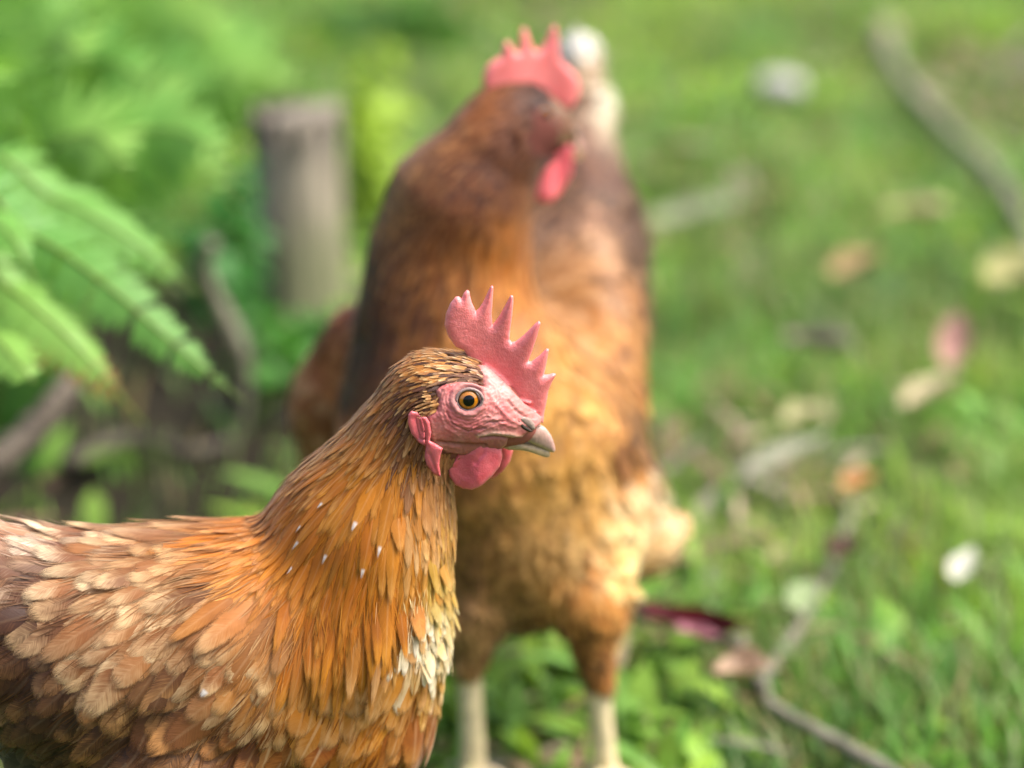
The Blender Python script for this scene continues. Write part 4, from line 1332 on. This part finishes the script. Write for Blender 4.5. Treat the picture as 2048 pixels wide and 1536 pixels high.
GQ = np.stack([i * m_ + j, (i + 1) * m_ + j, (i + 1) * m_ + j + 1, i * m_ + j + 1], -1).reshape(-1, 4)
GRD = tag(link('ground', mesh_q('ground', GV, GQ), ground_mat()), kind='structure')

M_LEAF = vcol_leaf_material('grass_blade', .5)
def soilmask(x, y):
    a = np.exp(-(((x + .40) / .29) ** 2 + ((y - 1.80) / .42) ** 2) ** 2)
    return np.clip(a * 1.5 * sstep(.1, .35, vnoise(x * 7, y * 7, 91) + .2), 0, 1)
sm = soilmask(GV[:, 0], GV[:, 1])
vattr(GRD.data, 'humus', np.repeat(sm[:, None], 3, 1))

def scatter_grass(n, seed):
    r = np.random.default_rng(seed)
    y = .75 + 4.6 * r.random(n) ** 1.15
    half = .62 + y * .34
    x = r.uniform(-1, 1, n) * half
    return x, y, r

def blade_mesh(x, y, r, h, w, col, rows=4, lean=.5):
    n = len(x)
    az = r.uniform(0, 2 * np.pi, n)
    d = np.stack([np.cos(az), np.sin(az), 0 * az], 1); s = np.stack([-np.sin(az), np.cos(az), 0 * az], 1)
    ln = lean * r.uniform(.2, 1.3, n)
    v = np.linspace(0, 1, rows)
    prof = np.array([1, .95, .7, .06]) if rows == 4 else np.interp(v, [0, .15, .5, .8, 1], [.25, .7, 1, .7, .05])
    base = np.stack([x, y, relief(x, y) - .004], 1)
    ctr = base[:, None] + d[:, None] * (h * ln)[:, None, None] * (v ** 1.8)[None, :, None] + np.array([0, 0, 1.0]) * (h[:, None] * (v - .35 * np.minimum(ln, 1.2)[:, None] * v ** 2.2))[..., None]
    A = ctr - s[:, None] * (w[:, None] * prof)[..., None]; B = ctr + s[:, None] * (w[:, None] * prof)[..., None]
    V = np.stack([A, B], 2).reshape(-1, 3)
    k = np.arange(rows - 1)
    q = np.stack([2 * k, 2 * k + 1, 2 * k + 3, 2 * k + 2], -1)
    Q = (np.arange(n)[:, None, None] * rows * 2 + q[None]).reshape(-1, 4)
    C = np.repeat(col, rows * 2, axis=0)
    return V, Q, C

GR = {'green': lin((116, 164, 76), .95), 'yel': lin((158, 190, 86), 1.0), 'deep': lin((82, 122, 52), .8), 'cool': lin((92, 138, 80), .6), 'dry': lin((188, 168, 120), .65), 'pale': lin((168, 176, 128), .85)}
x, y, r = scatter_grass(185000, 31)
patch = vnoise(x * 5 + 9, y * 5, 41); patch2 = vnoise(x * 11, y * 9 + 3, 42); bare = vnoise(x * 4.5 + 3, y * 4.0 + 7, 43)
dens = np.clip(1.25 - 1.25 * sstep(.55, .80, bare), .12, 1)
# trodden, darker and thinner below the ferns on the left
dens *= 1 - .93 * soilmask(x, y)
kp = r.random(len(x)) < dens
x, y, patch, patch2 = x[kp], y[kp], patch[kp], patch2[kp]
n = len(x)
t = sstep(.35, .7, patch)[:, None]; t2 = sstep(.5, .75, patch2)[:, None]
col = GR['green'] * (1 - t) + GR['yel'] * t
col = col * (1 - t2 * .7) + GR['cool'] * t2 * .7
dk = sstep(.62, .85, vnoise(x * 8 + 5, y * 8 + 1, 44))[:, None]
col = col * (1 - dk * .6) + GR['deep'] * dk * .6
u = r.random(n)
col[u < .10] = GR['dry']; col[(u > .10) & (u < .24)] = GR['pale']; col[u > .93] = GR['deep']
col = np.clip(col * r.uniform(.7, 1.35, (n, 1)), 0, .9)
h = r.uniform(.018, .050, n) * (.7 + .7 * vnoise(x * 6, y * 6, 45)); w = r.uniform(.0009, .0022, n)
V, Q, Cc = blade_mesh(x, y, r, h, w, col, 4, .7)
me = mesh_q('grass', V, Q); vattr(me, 'bcol', Cc)
tag(link('grass', me, M_LEAF), kind='stuff', cat='grass', label='short bright green grass covering the ground')

# low broad-leaved weeds between the blades
x, y, r = scatter_grass(25000, 77)
cl = vnoise(x * 4 + 1, y * 4, 51)
kp = r.random(len(x)) < np.clip(sstep(.42, .75, cl), .05, 1)
kp &= r.random(len(x)) > .93 * soilmask(x, y)
x, y, cl = x[kp], y[kp], cl[kp]; n = len(x)
h = r.uniform(.02, .055, n); w = r.uniform(.004, .011, n)
tt_ = r.random(n)[:, None]
col = GR['green'] * (1 - tt_) + lin((158, 194, 70), .85) * tt_
col = np.clip(col * r.uniform(.7, 1.3, (n, 1)), 0, .9)
V, Q, Cc = blade_mesh(x, y, r, h, w, col, 6, 1.1)
me = mesh_q('weeds', V, Q); vattr(me, 'bcol', Cc)
tag(link('weeds', me, M_LEAF), kind='stuff', cat='weeds', label='low broad leaved weeds growing through the grass')

# dry straw and crumbs of leaf litter
x, y, r = scatter_grass(7500, 78)
lt = vnoise(x * 4.5 + 3, y * 4.0 + 7, 43)
kp = r.random(len(x)) < np.clip(sstep(.45, .75, lt), .06, 1)
x, y = x[kp], y[kp]; n = len(x)
pal = np.array([lin((176, 152, 116), .7), lin((140, 112, 86), .7), lin((118, 92, 76), .7), lin((196, 180, 146), .7), lin((150, 140, 126), .7)])
col = np.clip(pal[r.integers(0, 5, n)] * r.uniform(.7, 1.2, (n, 1)), 0, .9)
h = r.uniform(.012, .05, n); w = r.uniform(.0015, .009, n)
V, Q, Cc = blade_mesh(x, y, r, h, w, col, 6, 1.9)
me = mesh_q('leaf_litter', V, Q); vattr(me, 'bcol', Cc)
M_LITTER = vcol_leaf_material('dry_litter', .15, .8)
tag(link('leaf_litter', me, M_LITTER), kind='stuff', cat='leaf litter', label='dry straw and leaf crumbs lying in the grass')

# ------------------------------------------------------------------ leaves, feather, pebble
def fallen_leaf(px, py, length, width, rot, col, label, cat='leaf', lift=.012, curl=.25, group=None, tilt=.35, vary=.25, tipcol=None, name='fallen_leaf'):
    c = ground(px, py, .02 + lift)
    nu_, nv_ = 9, 17
    V, C_ = [], []
    v = np.linspace(0, 1, nv_); u = np.linspace(-1, 1, nu_)
    prof = np.sin(np.pi * v ** .85) ** .8
    for side_ in (1, -1):
        for a in range(nv_):
            for b in range(nu_):
                X = (v[a] - .5) * length; Y = u[b] * prof[a] * width / 2
                Z = curl * width * (u[b] ** 2) * prof[a] + curl * length * .35 * (2 * v[a] - 1) ** 2 + .0004 * side_ + .06 * width * math.sin(9 * v[a] + 3 * u[b])
                V.append((X, Y, Z))
                cc = np.array(col) * (1 + vary * (vnoise(np.array([v[a] * 5 + px]), np.array([u[b] * 2]), 61)[0] - .5) * 2) * (1.12 if abs(u[b]) < .1 else 1)
                if tipcol is not None:
                    k = float(sstep(.45, .7, v[a])); cc = cc * (1 - k) + np.array(tipcol) * k
                C_.append(np.clip(cc * .85, 0, .9))
    Q_ = []
    for s_ in range(2):
        o_ = s_ * nu_ * nv_
        for a in range(nv_ - 1):
            for b in range(nu_ - 1):
                f = (o_ + a * nu_ + b, o_ + a * nu_ + b + 1, o_ + (a + 1) * nu_ + b + 1, o_ + (a + 1) * nu_ + b)
                Q_.append(f if s_ == 0 else f[::-1])
    me = mesh_q(name, np.array(V), np.array(Q_)); vattr(me, 'bcol', np.array(C_))
    o = link(name, me, M_LITTER)
    o.location = tuple(c)
    o.rotation_euler = (tilt * math.sin(px), -tilt, rot)
    tag(o, label, cat, group)
    # petiole joined into the same leaf
    return o

LG = 'fallen leaves scattered over the grass'
tan_ = lin((206, 186, 146), .8); beige = lin((196, 176, 148), .8); grey = lin((168, 168, 150), .75); cream = lin((222, 208, 172), .8)
fallen_leaf(1928, 1134, .042, .018, 1.15, lin((222, 222, 200), .72), 'small white leaf standing out on the bright grass, at the right edge', 'leaf', .02, .2, LG, .2)
fallen_leaf(1604, 1196, .036, .020, 1.1, lin((164, 184, 130), .62), 'pale green oval leaf lying against the thin bare twig', 'leaf', .02, .2, LG, .2)
fallen_leaf(1835, 425, .085, .040, -.7, lin((206, 190, 138), .8), 'large beige leaf below the long grey fallen branch', 'leaf', .02, .2, LG, .25)
fallen_leaf(1350, 300, .105, .050, -.35, lin((180, 186, 132), .8), 'broad pale greenish leaf just right of the rear hen tail', 'leaf', .02, .15, LG, .2)
fallen_leaf(1390, 425, .100, .034, .1, lin((158, 166, 128), .75), 'dull grey green leaf under the broad pale one', 'leaf', .016, .15, LG, .2)
fallen_leaf(1715, 540, .055, .038, .5, lin((190, 160, 112), .75), 'brown curled leaf in the darker patch of grass', 'leaf', .016, .35, LG, .3)
fallen_leaf(1865, 790, .060, .032, .6, lin((206, 192, 150), .8), 'big cream leaf leaning beside the pinkish curled one', 'leaf', .022, .3, LG, .3)
fallen_leaf(1900, 690, .060, .028, 1.2, lin((186, 144, 130), .75), 'pinkish curled leaf standing behind the big cream leaf', 'leaf', .03, .45, LG, .6)
fallen_leaf(1608, 835, .034, .030, .4, lin((206, 200, 146), .8), 'small round yellowish leaf above the flat grey leaf', 'leaf', .02, .25, LG, .3)
fallen_leaf(1570, 915, .080, .030, .55, lin((168, 170, 142), .75), 'flat grey leaf pointing down left below the round yellowish leaf', 'leaf', .018, .15, LG, .2)
fallen_leaf(1718, 968, .026, .022, .2, lin((206, 150, 90), .75), 'small orange leaf in the middle of the right side grass', 'leaf', .02, .3, LG, .3)
fallen_leaf(2025, 545, .06, .045, .3, lin((190, 186, 122), .75), 'yellowish leaf cut by the right picture edge', 'leaf', .02, .25, LG, .3)
fallen_leaf(1640, 690, .075, .030, -.7, lin((150, 132, 122), .7), 'dark greyish brown leaf lying in the grass beside the rear hen breast', 'leaf', .014, .3, LG, .2)
fallen_leaf(1490, 1345, .038, .026, -.5, lin((216, 184, 154), .8), 'peach coloured leaf at the end of the maroon curled leaf', 'leaf', .022, .35, LG, .3)
fallen_leaf(1396, 1266, .086, .021, -.66, lin((142, 44, 56), .5), 'long curled maroon leaf with a pink middle beside the rear hen leg', 'leaf', .026, .5, LG, .15, .8, lin((118, 30, 40), .42))
fallen_leaf(1396, 1270, .034, .012, -.66, lin((206, 138, 152), .6), 'small pink petal lying in the curled maroon leaf', 'petal', .034, .3, None, .1)
fallen_leaf(1690, 1100, .030, .024, 1.0, lin((86, 60, 40), .6), 'small dark brown leaf above the pale oval leaf', 'leaf', .012, .3, LG, .2)
bm = bmesh.new()
bmesh.ops.create_icosphere(bm, subdivisions=4, radius=.026)
for v in bm.verts:
    k = .8 + .35 * vnoise(np.array([v.co.x * 60 + 5]), np.array([v.co.y * 60 + v.co.z * 40]), 71)[0]
    v.co = Vector((v.co.x * k * 1.15, v.co.y * k, v.co.z * k * .6))
me = bpy.data.meshes.new('pebble'); bm.to_mesh(me); bm.free()
me.polygons.foreach_set('use_smooth', np.ones(len(me.polygons), bool))
st = link('pebble', me, plain_material('stone', (.34, .33, .30), .85, .2, 80, .6, .6))
st.location = tuple(ground(1562, 185, .02) + np.array([0, 0, .008])); tag(st, 'round grey stone half sunk in the far grass', 'stone')

# ------------------------------------------------------------------ twigs
def bark(name, a, b, scale=60):
    N = NT(name)
    ob = N.obj()
    mp = N.node('ShaderNodeMapping'); N.put(mp.inputs[0], ob)
    n = N.noise(mp.outputs[0], scale, 5, .65); n2 = N.noise(ob, scale * 5, 3)
    c = N.mix(N.ss(.35, .65, n), a, b)
    N.set(Base_Color=c, Roughness=.85, Specular_IOR_Level=.2)
    N.bump(N.math('ADD', n, n2), .7, .003)
    return N.m
M_TWIG = bark('twig_bark', (.125, .12, .085), (.22, .205, .15))
M_DARKTWIG = bark('dark_bark', (.035, .028, .022), (.10, .085, .065))

def twig(px_pts, radii, label, mat, z=.02, forks=(), name='twig'):
    def to3(pts):
        out = []
        for p in pts:
            out.append(ground(p[0], p[1], p[2] if len(p) > 2 else z) if len(p) < 4 else P(p[0], p[1], p[3]))
        return np.array(out)
    V, Fc = [], []
    for pts, rr in [(px_pts, radii)] + list(forks):
        path = smooth_path(to3(pts), 30)
        rad = np.interp(np.linspace(0, 1, 30), np.linspace(0, 1, len(rr)), rr)
        path = path + .0015 * (rng.random(path.shape) - .5) * 2
        v_, f_ = tube(path, rad, 10, .18, 3)
        o_ = len(V)
        V += list(v_); Fc += [tuple(i_ + o_ for i_ in f) for f in f_]
    o = link(name, mesh(name, V, Fc), mat)
    tag(o, label, 'twig' if name == 'twig' else 'branch')
    return o

twig([(1760, 60), (1800, 150), (1890, 250), (1975, 330), (2045, 440), (2090, 560)], [.0085, .0085, .008, .0075, .006], 'long grey fallen branch lying across the far grass on the right', M_TWIG, .018, name='branch')
twig([(1880, 1620), (1740, 1525), (1610, 1450), (1525, 1385), (1570, 1290), (1640, 1180), (1690, 1060), (1705, 1000)], [.0042, .0046, .0042, .0038, .0032, .003, .003, .0025],
     'thin bare bent grey twig lying in the grass at the lower right', M_TWIG, .014, [([(1525, 1385), (1500, 1330), (1480, 1270)], [.0038, .0028])])
twig([(1240, 1215, .05), (1320, 1232, .04), (1400, 1262, .03), (1480, 1300, .028), (1525, 1385, .02)], [.0035, .0035, .003], 'short dark twig between the rear hen leg and the bent grey twig', M_DARKTWIG)
twig([(425, 480, 0, 1.80), (405, 540, 0, 1.81), (430, 600, 0, 1.83), (465, 680, 0, 1.85), (480, 760, 0, 1.88), (470, 900, 0, 1.93)], [.006, .0065, .007, .010, .009, .008], 'upright knobbly grey stick among the ferns left of the post', M_TWIG)
twig([(-60, 950, 0, 1.62), (20, 905, 0, 1.64), (75, 850, 0, 1.66), (125, 790, 0, 1.68), (165, 720, 0, 1.72)], [.012, .011, .010, .009, .007], 'dark slanting dead stick under the ferns at the left edge', bark('dead_bark', (.045, .036, .028), (.14, .115, .09)))
twig([(130, 930, .02), (260, 880, .02), (380, 905, .015), (470, 880, .01)], [.007, .006, .004], 'dark twig lying on the bare soil under the fern', M_DARKTWIG)

# ------------------------------------------------------------------ wooden post
POST_TOP = P(618, 188, 2.25)[2]
def post_mat():
    N = NT('weathered_wood')
    ob = N.obj()
    mp = N.node('ShaderNodeMapping'); N.put(mp.inputs[0], ob); mp.inputs['Scale'].default_value = (1, 1, .08)
    n = N.noise(mp.outputs[0], 130, 4, .6); n2 = N.noise(ob, 22, 3)
    sep = N.node('ShaderNodeSeparateXYZ'); N.put(sep.inputs[0], ob)
    c = N.mix(N.ss(.3, .7, n), (.20, .17, .125), (.36, .315, .235))
    top = N.ss(POST_TOP - .055, POST_TOP - .012, N.math('ADD', sep.outputs[2], N.math('MULTIPLY', N.math('SUBTRACT', n2, .5), .06)))
    c = N.mix(N.math('MULTIPLY', top, .75), c, (.145, .125, .10))
    low = N.math('SUBTRACT', 1.0, N.ss(.03, .12, N.math('ADD', sep.outputs[2], N.math('MULTIPLY', N.math('SUBTRACT', n2, .5), .1))))
    c = N.mix(N.math('MULTIPLY', low, .6), c, (.10, .13, .04))
    N.set(Base_Color=c, Roughness=.85, Specular_IOR_Level=.2)
    N.bump(n, .7, .004)
    return N.m
PD = 2.25
pb = P(600, 700, PD); pb[2] = 0
ptop = P(618, 188, PD)[2]
V, Fc = [], []
segn = 40
zs = [-.03, .02, .06, .10, .14, .18, ptop - .012, ptop - .003, ptop]
for k, z in enumerate(zs):
    for a in range(segn):
        th = 2 * math.pi * a / segn
        rr_ = .039 * (1.07 - .22 * z) * (1 + .07 * math.sin(3 * th + 1) + .03 * math.sin(7 * th + z * 30) + .02 * math.sin(13 * th))
        if k >= len(zs) - 1: rr_ *= .90
        V.append((rr_ * math.cos(th), rr_ * math.sin(th), z + (.008 * math.cos(th) + .004 * math.sin(5 * th) if k >= len(zs) - 3 else 0)))
for k in range(len(zs) - 1):
    for a in range(segn):
        b = (a + 1) % segn
        Fc.append((k * segn + a, k * segn + b, (k + 1) * segn + b, (k + 1) * segn + a))
Fc.append(tuple((len(zs) - 1) * segn + a for a in range(segn)))
po = link('wooden_post', mesh('wooden_post', V, Fc), post_mat())
po.location = tuple(pb); tag(po, 'short weathered round wooden post with a dark sawn top behind the hens', 'post')

# ------------------------------------------------------------------ ferns
M_FERN = vcol_leaf_material('fern_leaf', .5, .5)
M_STEM = plain_material('fern_stalk', (.10, .13, .03), .5, .3)

def frond(parent, pts3, width, ncol, npair, seed, wfun=None, tipcol=None, deadbase=0.0, lobew=.17, turn=.5):
    """one arching frond: stalk with paired, toothed leaflets"""
    r = np.random.default_rng(seed)
    path = smooth_path(pts3, 60)
    tang = nrm(np.gradient(path, axis=0)); plen = np.linalg.norm(np.diff(path, axis=0), axis=1).sum()
    V, Q, C_ = [], [], []
    for i_ in range(npair):
        f = .08 + .92 * i_ / (npair - 1)
        k = min(59, int(f * 59))
        c, t = path[k], tang[k]
        n0 = np.array([0, -turn, 1.0]); n0 = nrm(n0 - (n0 @ t) * t); s = nrm(np.cross(t, n0)); nn = n0
        wd = width * (math.sin(math.pi * min(1, f * .92 + .12)) ** .75 if wfun is None else wfun(f))
        for sg in (-1, 1):
            L = wd * r.uniform(.88, 1.08)
            d = nrm(sg * s + .38 * t - .18 * nn + .05 * r.normal(0, 1, 3))
            e = nrm(np.cross(nn, d)); e = e if e @ t > 0 else -e
            nl = 9; sp_ = plen / npair * .92
            for m in range(nl):                       # lobes of the leaflet
                g0 = m / nl; lobe = min(sp_ * lobew * 4.6, L * .3) * (1 - .85 * g0 ** 1.6)
                b0 = c + d * L * g0 - nn * L * .18 * g0 ** 2; b1 = c + d * L * (g0 + 1.0 / nl * 1.05) - nn * L * .18 * (g0 + 1 / nl) ** 2
                for sg2 in (-1, 1):
                    o_ = len(V)
                    tipp = (b0 + b1) / 2 + e * sg2 * lobe + d * L * .05
                    V += [b0, b1, tipp + (b1 - b0) * .32, tipp - (b1 - b0) * .32]
                    Q.append((o_, o_ + 1, o_ + 2, o_ + 3))
                    cc = ncol * r.uniform(.8, 1.25)
                    if tipcol is not None: cc = cc * (1 - f) + tipcol * f
                    if f < deadbase: cc = lin((170, 120, 66), .6) * r.uniform(.7, 1.1)
                    C_ += [np.clip(cc, 0, .9)] * 4
    sv, sf = tube(path, np.linspace(.0020, .0006, 60), 6, caps=False)
    o_ = len(V); V += list(sv); Q += [tuple(a_ + o_ for a_ in f) for f in sf]; C_ += [lin((150, 176, 84), .7)] * len(sv)
    me = mesh_q('frond', np.array(V), np.array(Q), False); vattr(me, 'bcol', np.array(C_))
    link('frond', me, M_FERN, parent)

def fern(base, fronds, label, group='ferns growing behind the hens'):
    e = empty('fern', base)
    tag(e, label, 'fern', group)
    for q in fronds: frond(e, **q)
    return e
FG = lin((124, 178, 80), .85); FY = lin((152, 196, 92), .88); FC = lin((114, 174, 86), .85); FD = lin((84, 134, 52), .7)
def gbase(px, d):
    p = P(px, 768, d); p[2] = 0
    return p

# fern in front: one big frond drooping to the right, smaller ones beside it
B = gbase(-190, 1.55)
fr = [dict(pts3=[B, P(-90, 430, 1.42), P(60, 470, 1.40), P(200, 560, 1.37), P(350, 690, 1.36), P(490, 805, 1.36)], width=.027, ncol=FC, npair=46, seed=1, tipcol=FG, lobew=.075, turn=.9, wfun=lambda f: (.45 + .9 * math.sin(math.pi * min(1, f * .80 + .14))) * .66 * (1 - f ** 5)),
      dict(pts3=[B, P(-60, 380, 1.46), P(110, 400, 1.44), P(260, 480, 1.43), P(400, 590, 1.43)], width=.027, ncol=FG, npair=40, seed=7, tipcol=FG, lobew=.08),
      dict(pts3=[B, P(-100, 520, 1.42), P(20, 580, 1.38), P(140, 680, 1.36), P(250, 800, 1.36)], width=.026, ncol=FG, npair=36, seed=8, tipcol=FY, lobew=.08),
      dict(pts3=[B, P(-120, 560, 1.45), P(-40, 640, 1.38), P(30, 720, 1.33), P(70, 765, 1.32)], width=.022, ncol=FG, npair=26, seed=2, tipcol=FY, lobew=.10),
      dict(pts3=[B, P(-80, 400, 1.50), P(70, 400, 1.50), P(210, 440, 1.52), P(330, 540, 1.54)], width=.028, ncol=FC, npair=34, seed=3, lobew=.12),
      dict(pts3=[B, P(-60, 620, 1.5), P(60, 650, 1.46), P(180, 730, 1.44), P(290, 850, 1.45)], width=.022, ncol=lin((130, 134, 64), .65), npair=24, seed=4, tipcol=lin((190, 146, 84), .65), lobew=.12),
      dict(pts3=[B, P(-140, 420, 1.45), P(-60, 420, 1.40), P(20, 470, 1.36), P(70, 560, 1.35)], width=.020, ncol=FG, npair=28, seed=5, lobew=.12)]
fern(B, fr, 'nearest fern, its long toothed frond drooping down to the right beside the rear hen')
# large bright fern masses, upper left: long arching fronds rising from a crown and drooping at the tip
def crown(B, tips, d0, ncols, tcols, seed, label, width, rise=.5, npair=40):
    b = to_px(B[None])[0]
    fr = []
    for k, (a, c) in enumerate(tips):
        dd = d0 + .10 * math.sin(k * 2.3 + seed)
        hi = min(c, 300) - 60
        fr.append(dict(pts3=[B, P(b[0] + (a - b[0]) * .12, b[1] + (hi - b[1]) * .45, d0 + .03), P(b[0] + (a - b[0]) * .40, b[1] + (hi - b[1]) * .88, dd + .02),
                             P(b[0] + (a - b[0]) * .72, hi + (c - hi) * .25, dd), P(a, c, dd - .03)],
                       width=width, ncol=ncols[k % len(ncols)], npair=npair, seed=seed * 20 + k, tipcol=tcols[k % len(tcols)], lobew=.085, turn=1.3))
    fern(B, fr, label)
crown(gbase(-60, 1.72), [(-150, 260), (-60, 180), (60, 130), (180, 130), (300, 170), (400, 230), (470, 320), (480, 420), (380, 400), (270, 360), (140, 330), (30, 400), (230, 470)], 1.66,
      [FG, FC, FC], [FG, FY], 3, 'large spreading bright green fern with long feathery fronds, left of the post', .056, npair=24)
crown(gbase(230, 2.35), [(100, 60), (200, 40), (330, 60), (450, 90), (560, 130), (600, 190), (540, 250), (470, 260), (400, 200), (300, 150), (180, 160), (520, 180)], 2.3,
      [FY, FG, FC], [FG, FY], 5, 'bushy yellowish green fern reaching up to the top of the post', .070, npair=24)
crown(gbase(-60, 2.9), [(-200, 60), (-100, 0), (0, -40), (110, -30), (220, 10), (60, 70), (150, 90), (-60, 90)], 2.85, [FG, FC], [FG, FY], 7, 'fern standing farthest back in the upper left corner', .085, npair=22)

# ------------------------------------------------------------------ leafy plants
def leafy_plant(base, tips, L, W, col, label, seed, stemr=.0022):
    r = np.random.default_rng(seed)
    e = empty('leafy_plant', base); tag(e, label, 'plant', 'leafy plants around the post')
    V, Fc, LV, LQ, LC = [], [], [], [], []
    for tp_ in tips:
        path = smooth_path([base, base * .5 + np.array(tp_) * .5 + np.array([0, 0, .02]), tp_], 16)
        v_, f_ = tube(path, np.linspace(stemr, stemr * .4, 16), 6)
        o_ = len(V); V += list(v_); Fc += [tuple(i_ + o_ for i_ in f) for f in f_]
        for k in range(3, 16):
            for _ in range(2):
                d = nrm(r.normal(0, 1, 3) * np.array([1, 1, .5]) + np.array([0, -.2, .15]))
                s = nrm(np.cross(d, r.normal(0, 1, 3) * .4 + np.array([0, -.4, 1]))); nn = np.cross(s, d)
                l_ = L * r.uniform(.6, 1.2); w_ = W * r.uniform(.7, 1.2)
                b = path[k]; cc = np.clip(col * r.uniform(.7, 1.3), 0, .9)
                o_ = len(LV)
                for vv, pw in ((0, .1), (.25, .8), (.5, 1), (.75, .75), (1, .05)):
                    m = b + d * l_ * vv - nn * l_ * .25 * vv ** 2
                    LV += [m - s * w_ * pw + nn * w_ * .2 * pw, m, m + s * w_ * pw + nn * w_ * .2 * pw]; LC += [cc] * 3
                for q_ in range(4):
                    for m_2 in range(2):
                        a_ = o_ + q_ * 3 + m_2
                        LQ.append((a_, a_ + 1, a_ + 4, a_ + 3))
    link('stem', mesh('stem', V, Fc), M_STEM, e)
    me = mesh_q('leaves', np.array(LV), np.array(LQ)); vattr(me, 'bcol', np.array(LC))
    link('leaves', me, M_FERN, e)
B = gbase(750, 2.45)
leafy_plant(B, [P(720, 130, 2.42), P(770, 90, 2.45), (P(740, 230, 2.4)), P(800, 130, 2.5), P(700, 190, 2.4), P(730, 300, 2.38)], .032, .010, lin((168, 200, 66), .72), 'yellow green leafy plant just right of the wooden post', 5)
B = gbase(560, 2.0)
leafy_plant(B, [P(560, 660, 2.0), P(640, 660, 2.0), P(690, 640, 2.0), P(520, 650, 1.95), P(560, 700, 1.93), P(600, 720, 1.92), P(650, 680, 2.0), P(690, 660, 2.0), P(500, 760, 1.9)], .022, .006, lin((92, 160, 56), .62), 'low fresh green plant at the foot of the post', 6)
B = gbase(860, 3.4)
leafy_plant(B, [P(760, 40, 3.4), P(830, 10, 3.4), P(900, 40, 3.4), P(680, 20, 3.4), P(600, 30, 3.45), P(960, 90, 3.4), P(880, 110, 3.35), P(540, 60, 3.4), P(700, 90, 3.4)], .045, .012, lin((84, 138, 40), .6), 'dark green leafy plant far behind the post and the rear hen', 7)
B = gbase(470, 2.1)
leafy_plant(B, [P(440, 420, 2.08), P(470, 350, 2.1), P(490, 440, 2.1), P(400, 500, 2.0), P(360, 470, 2.0)], .028, .009, lin((86, 158, 70), .62), 'cool green plant wrapped round the upright stick', 8)
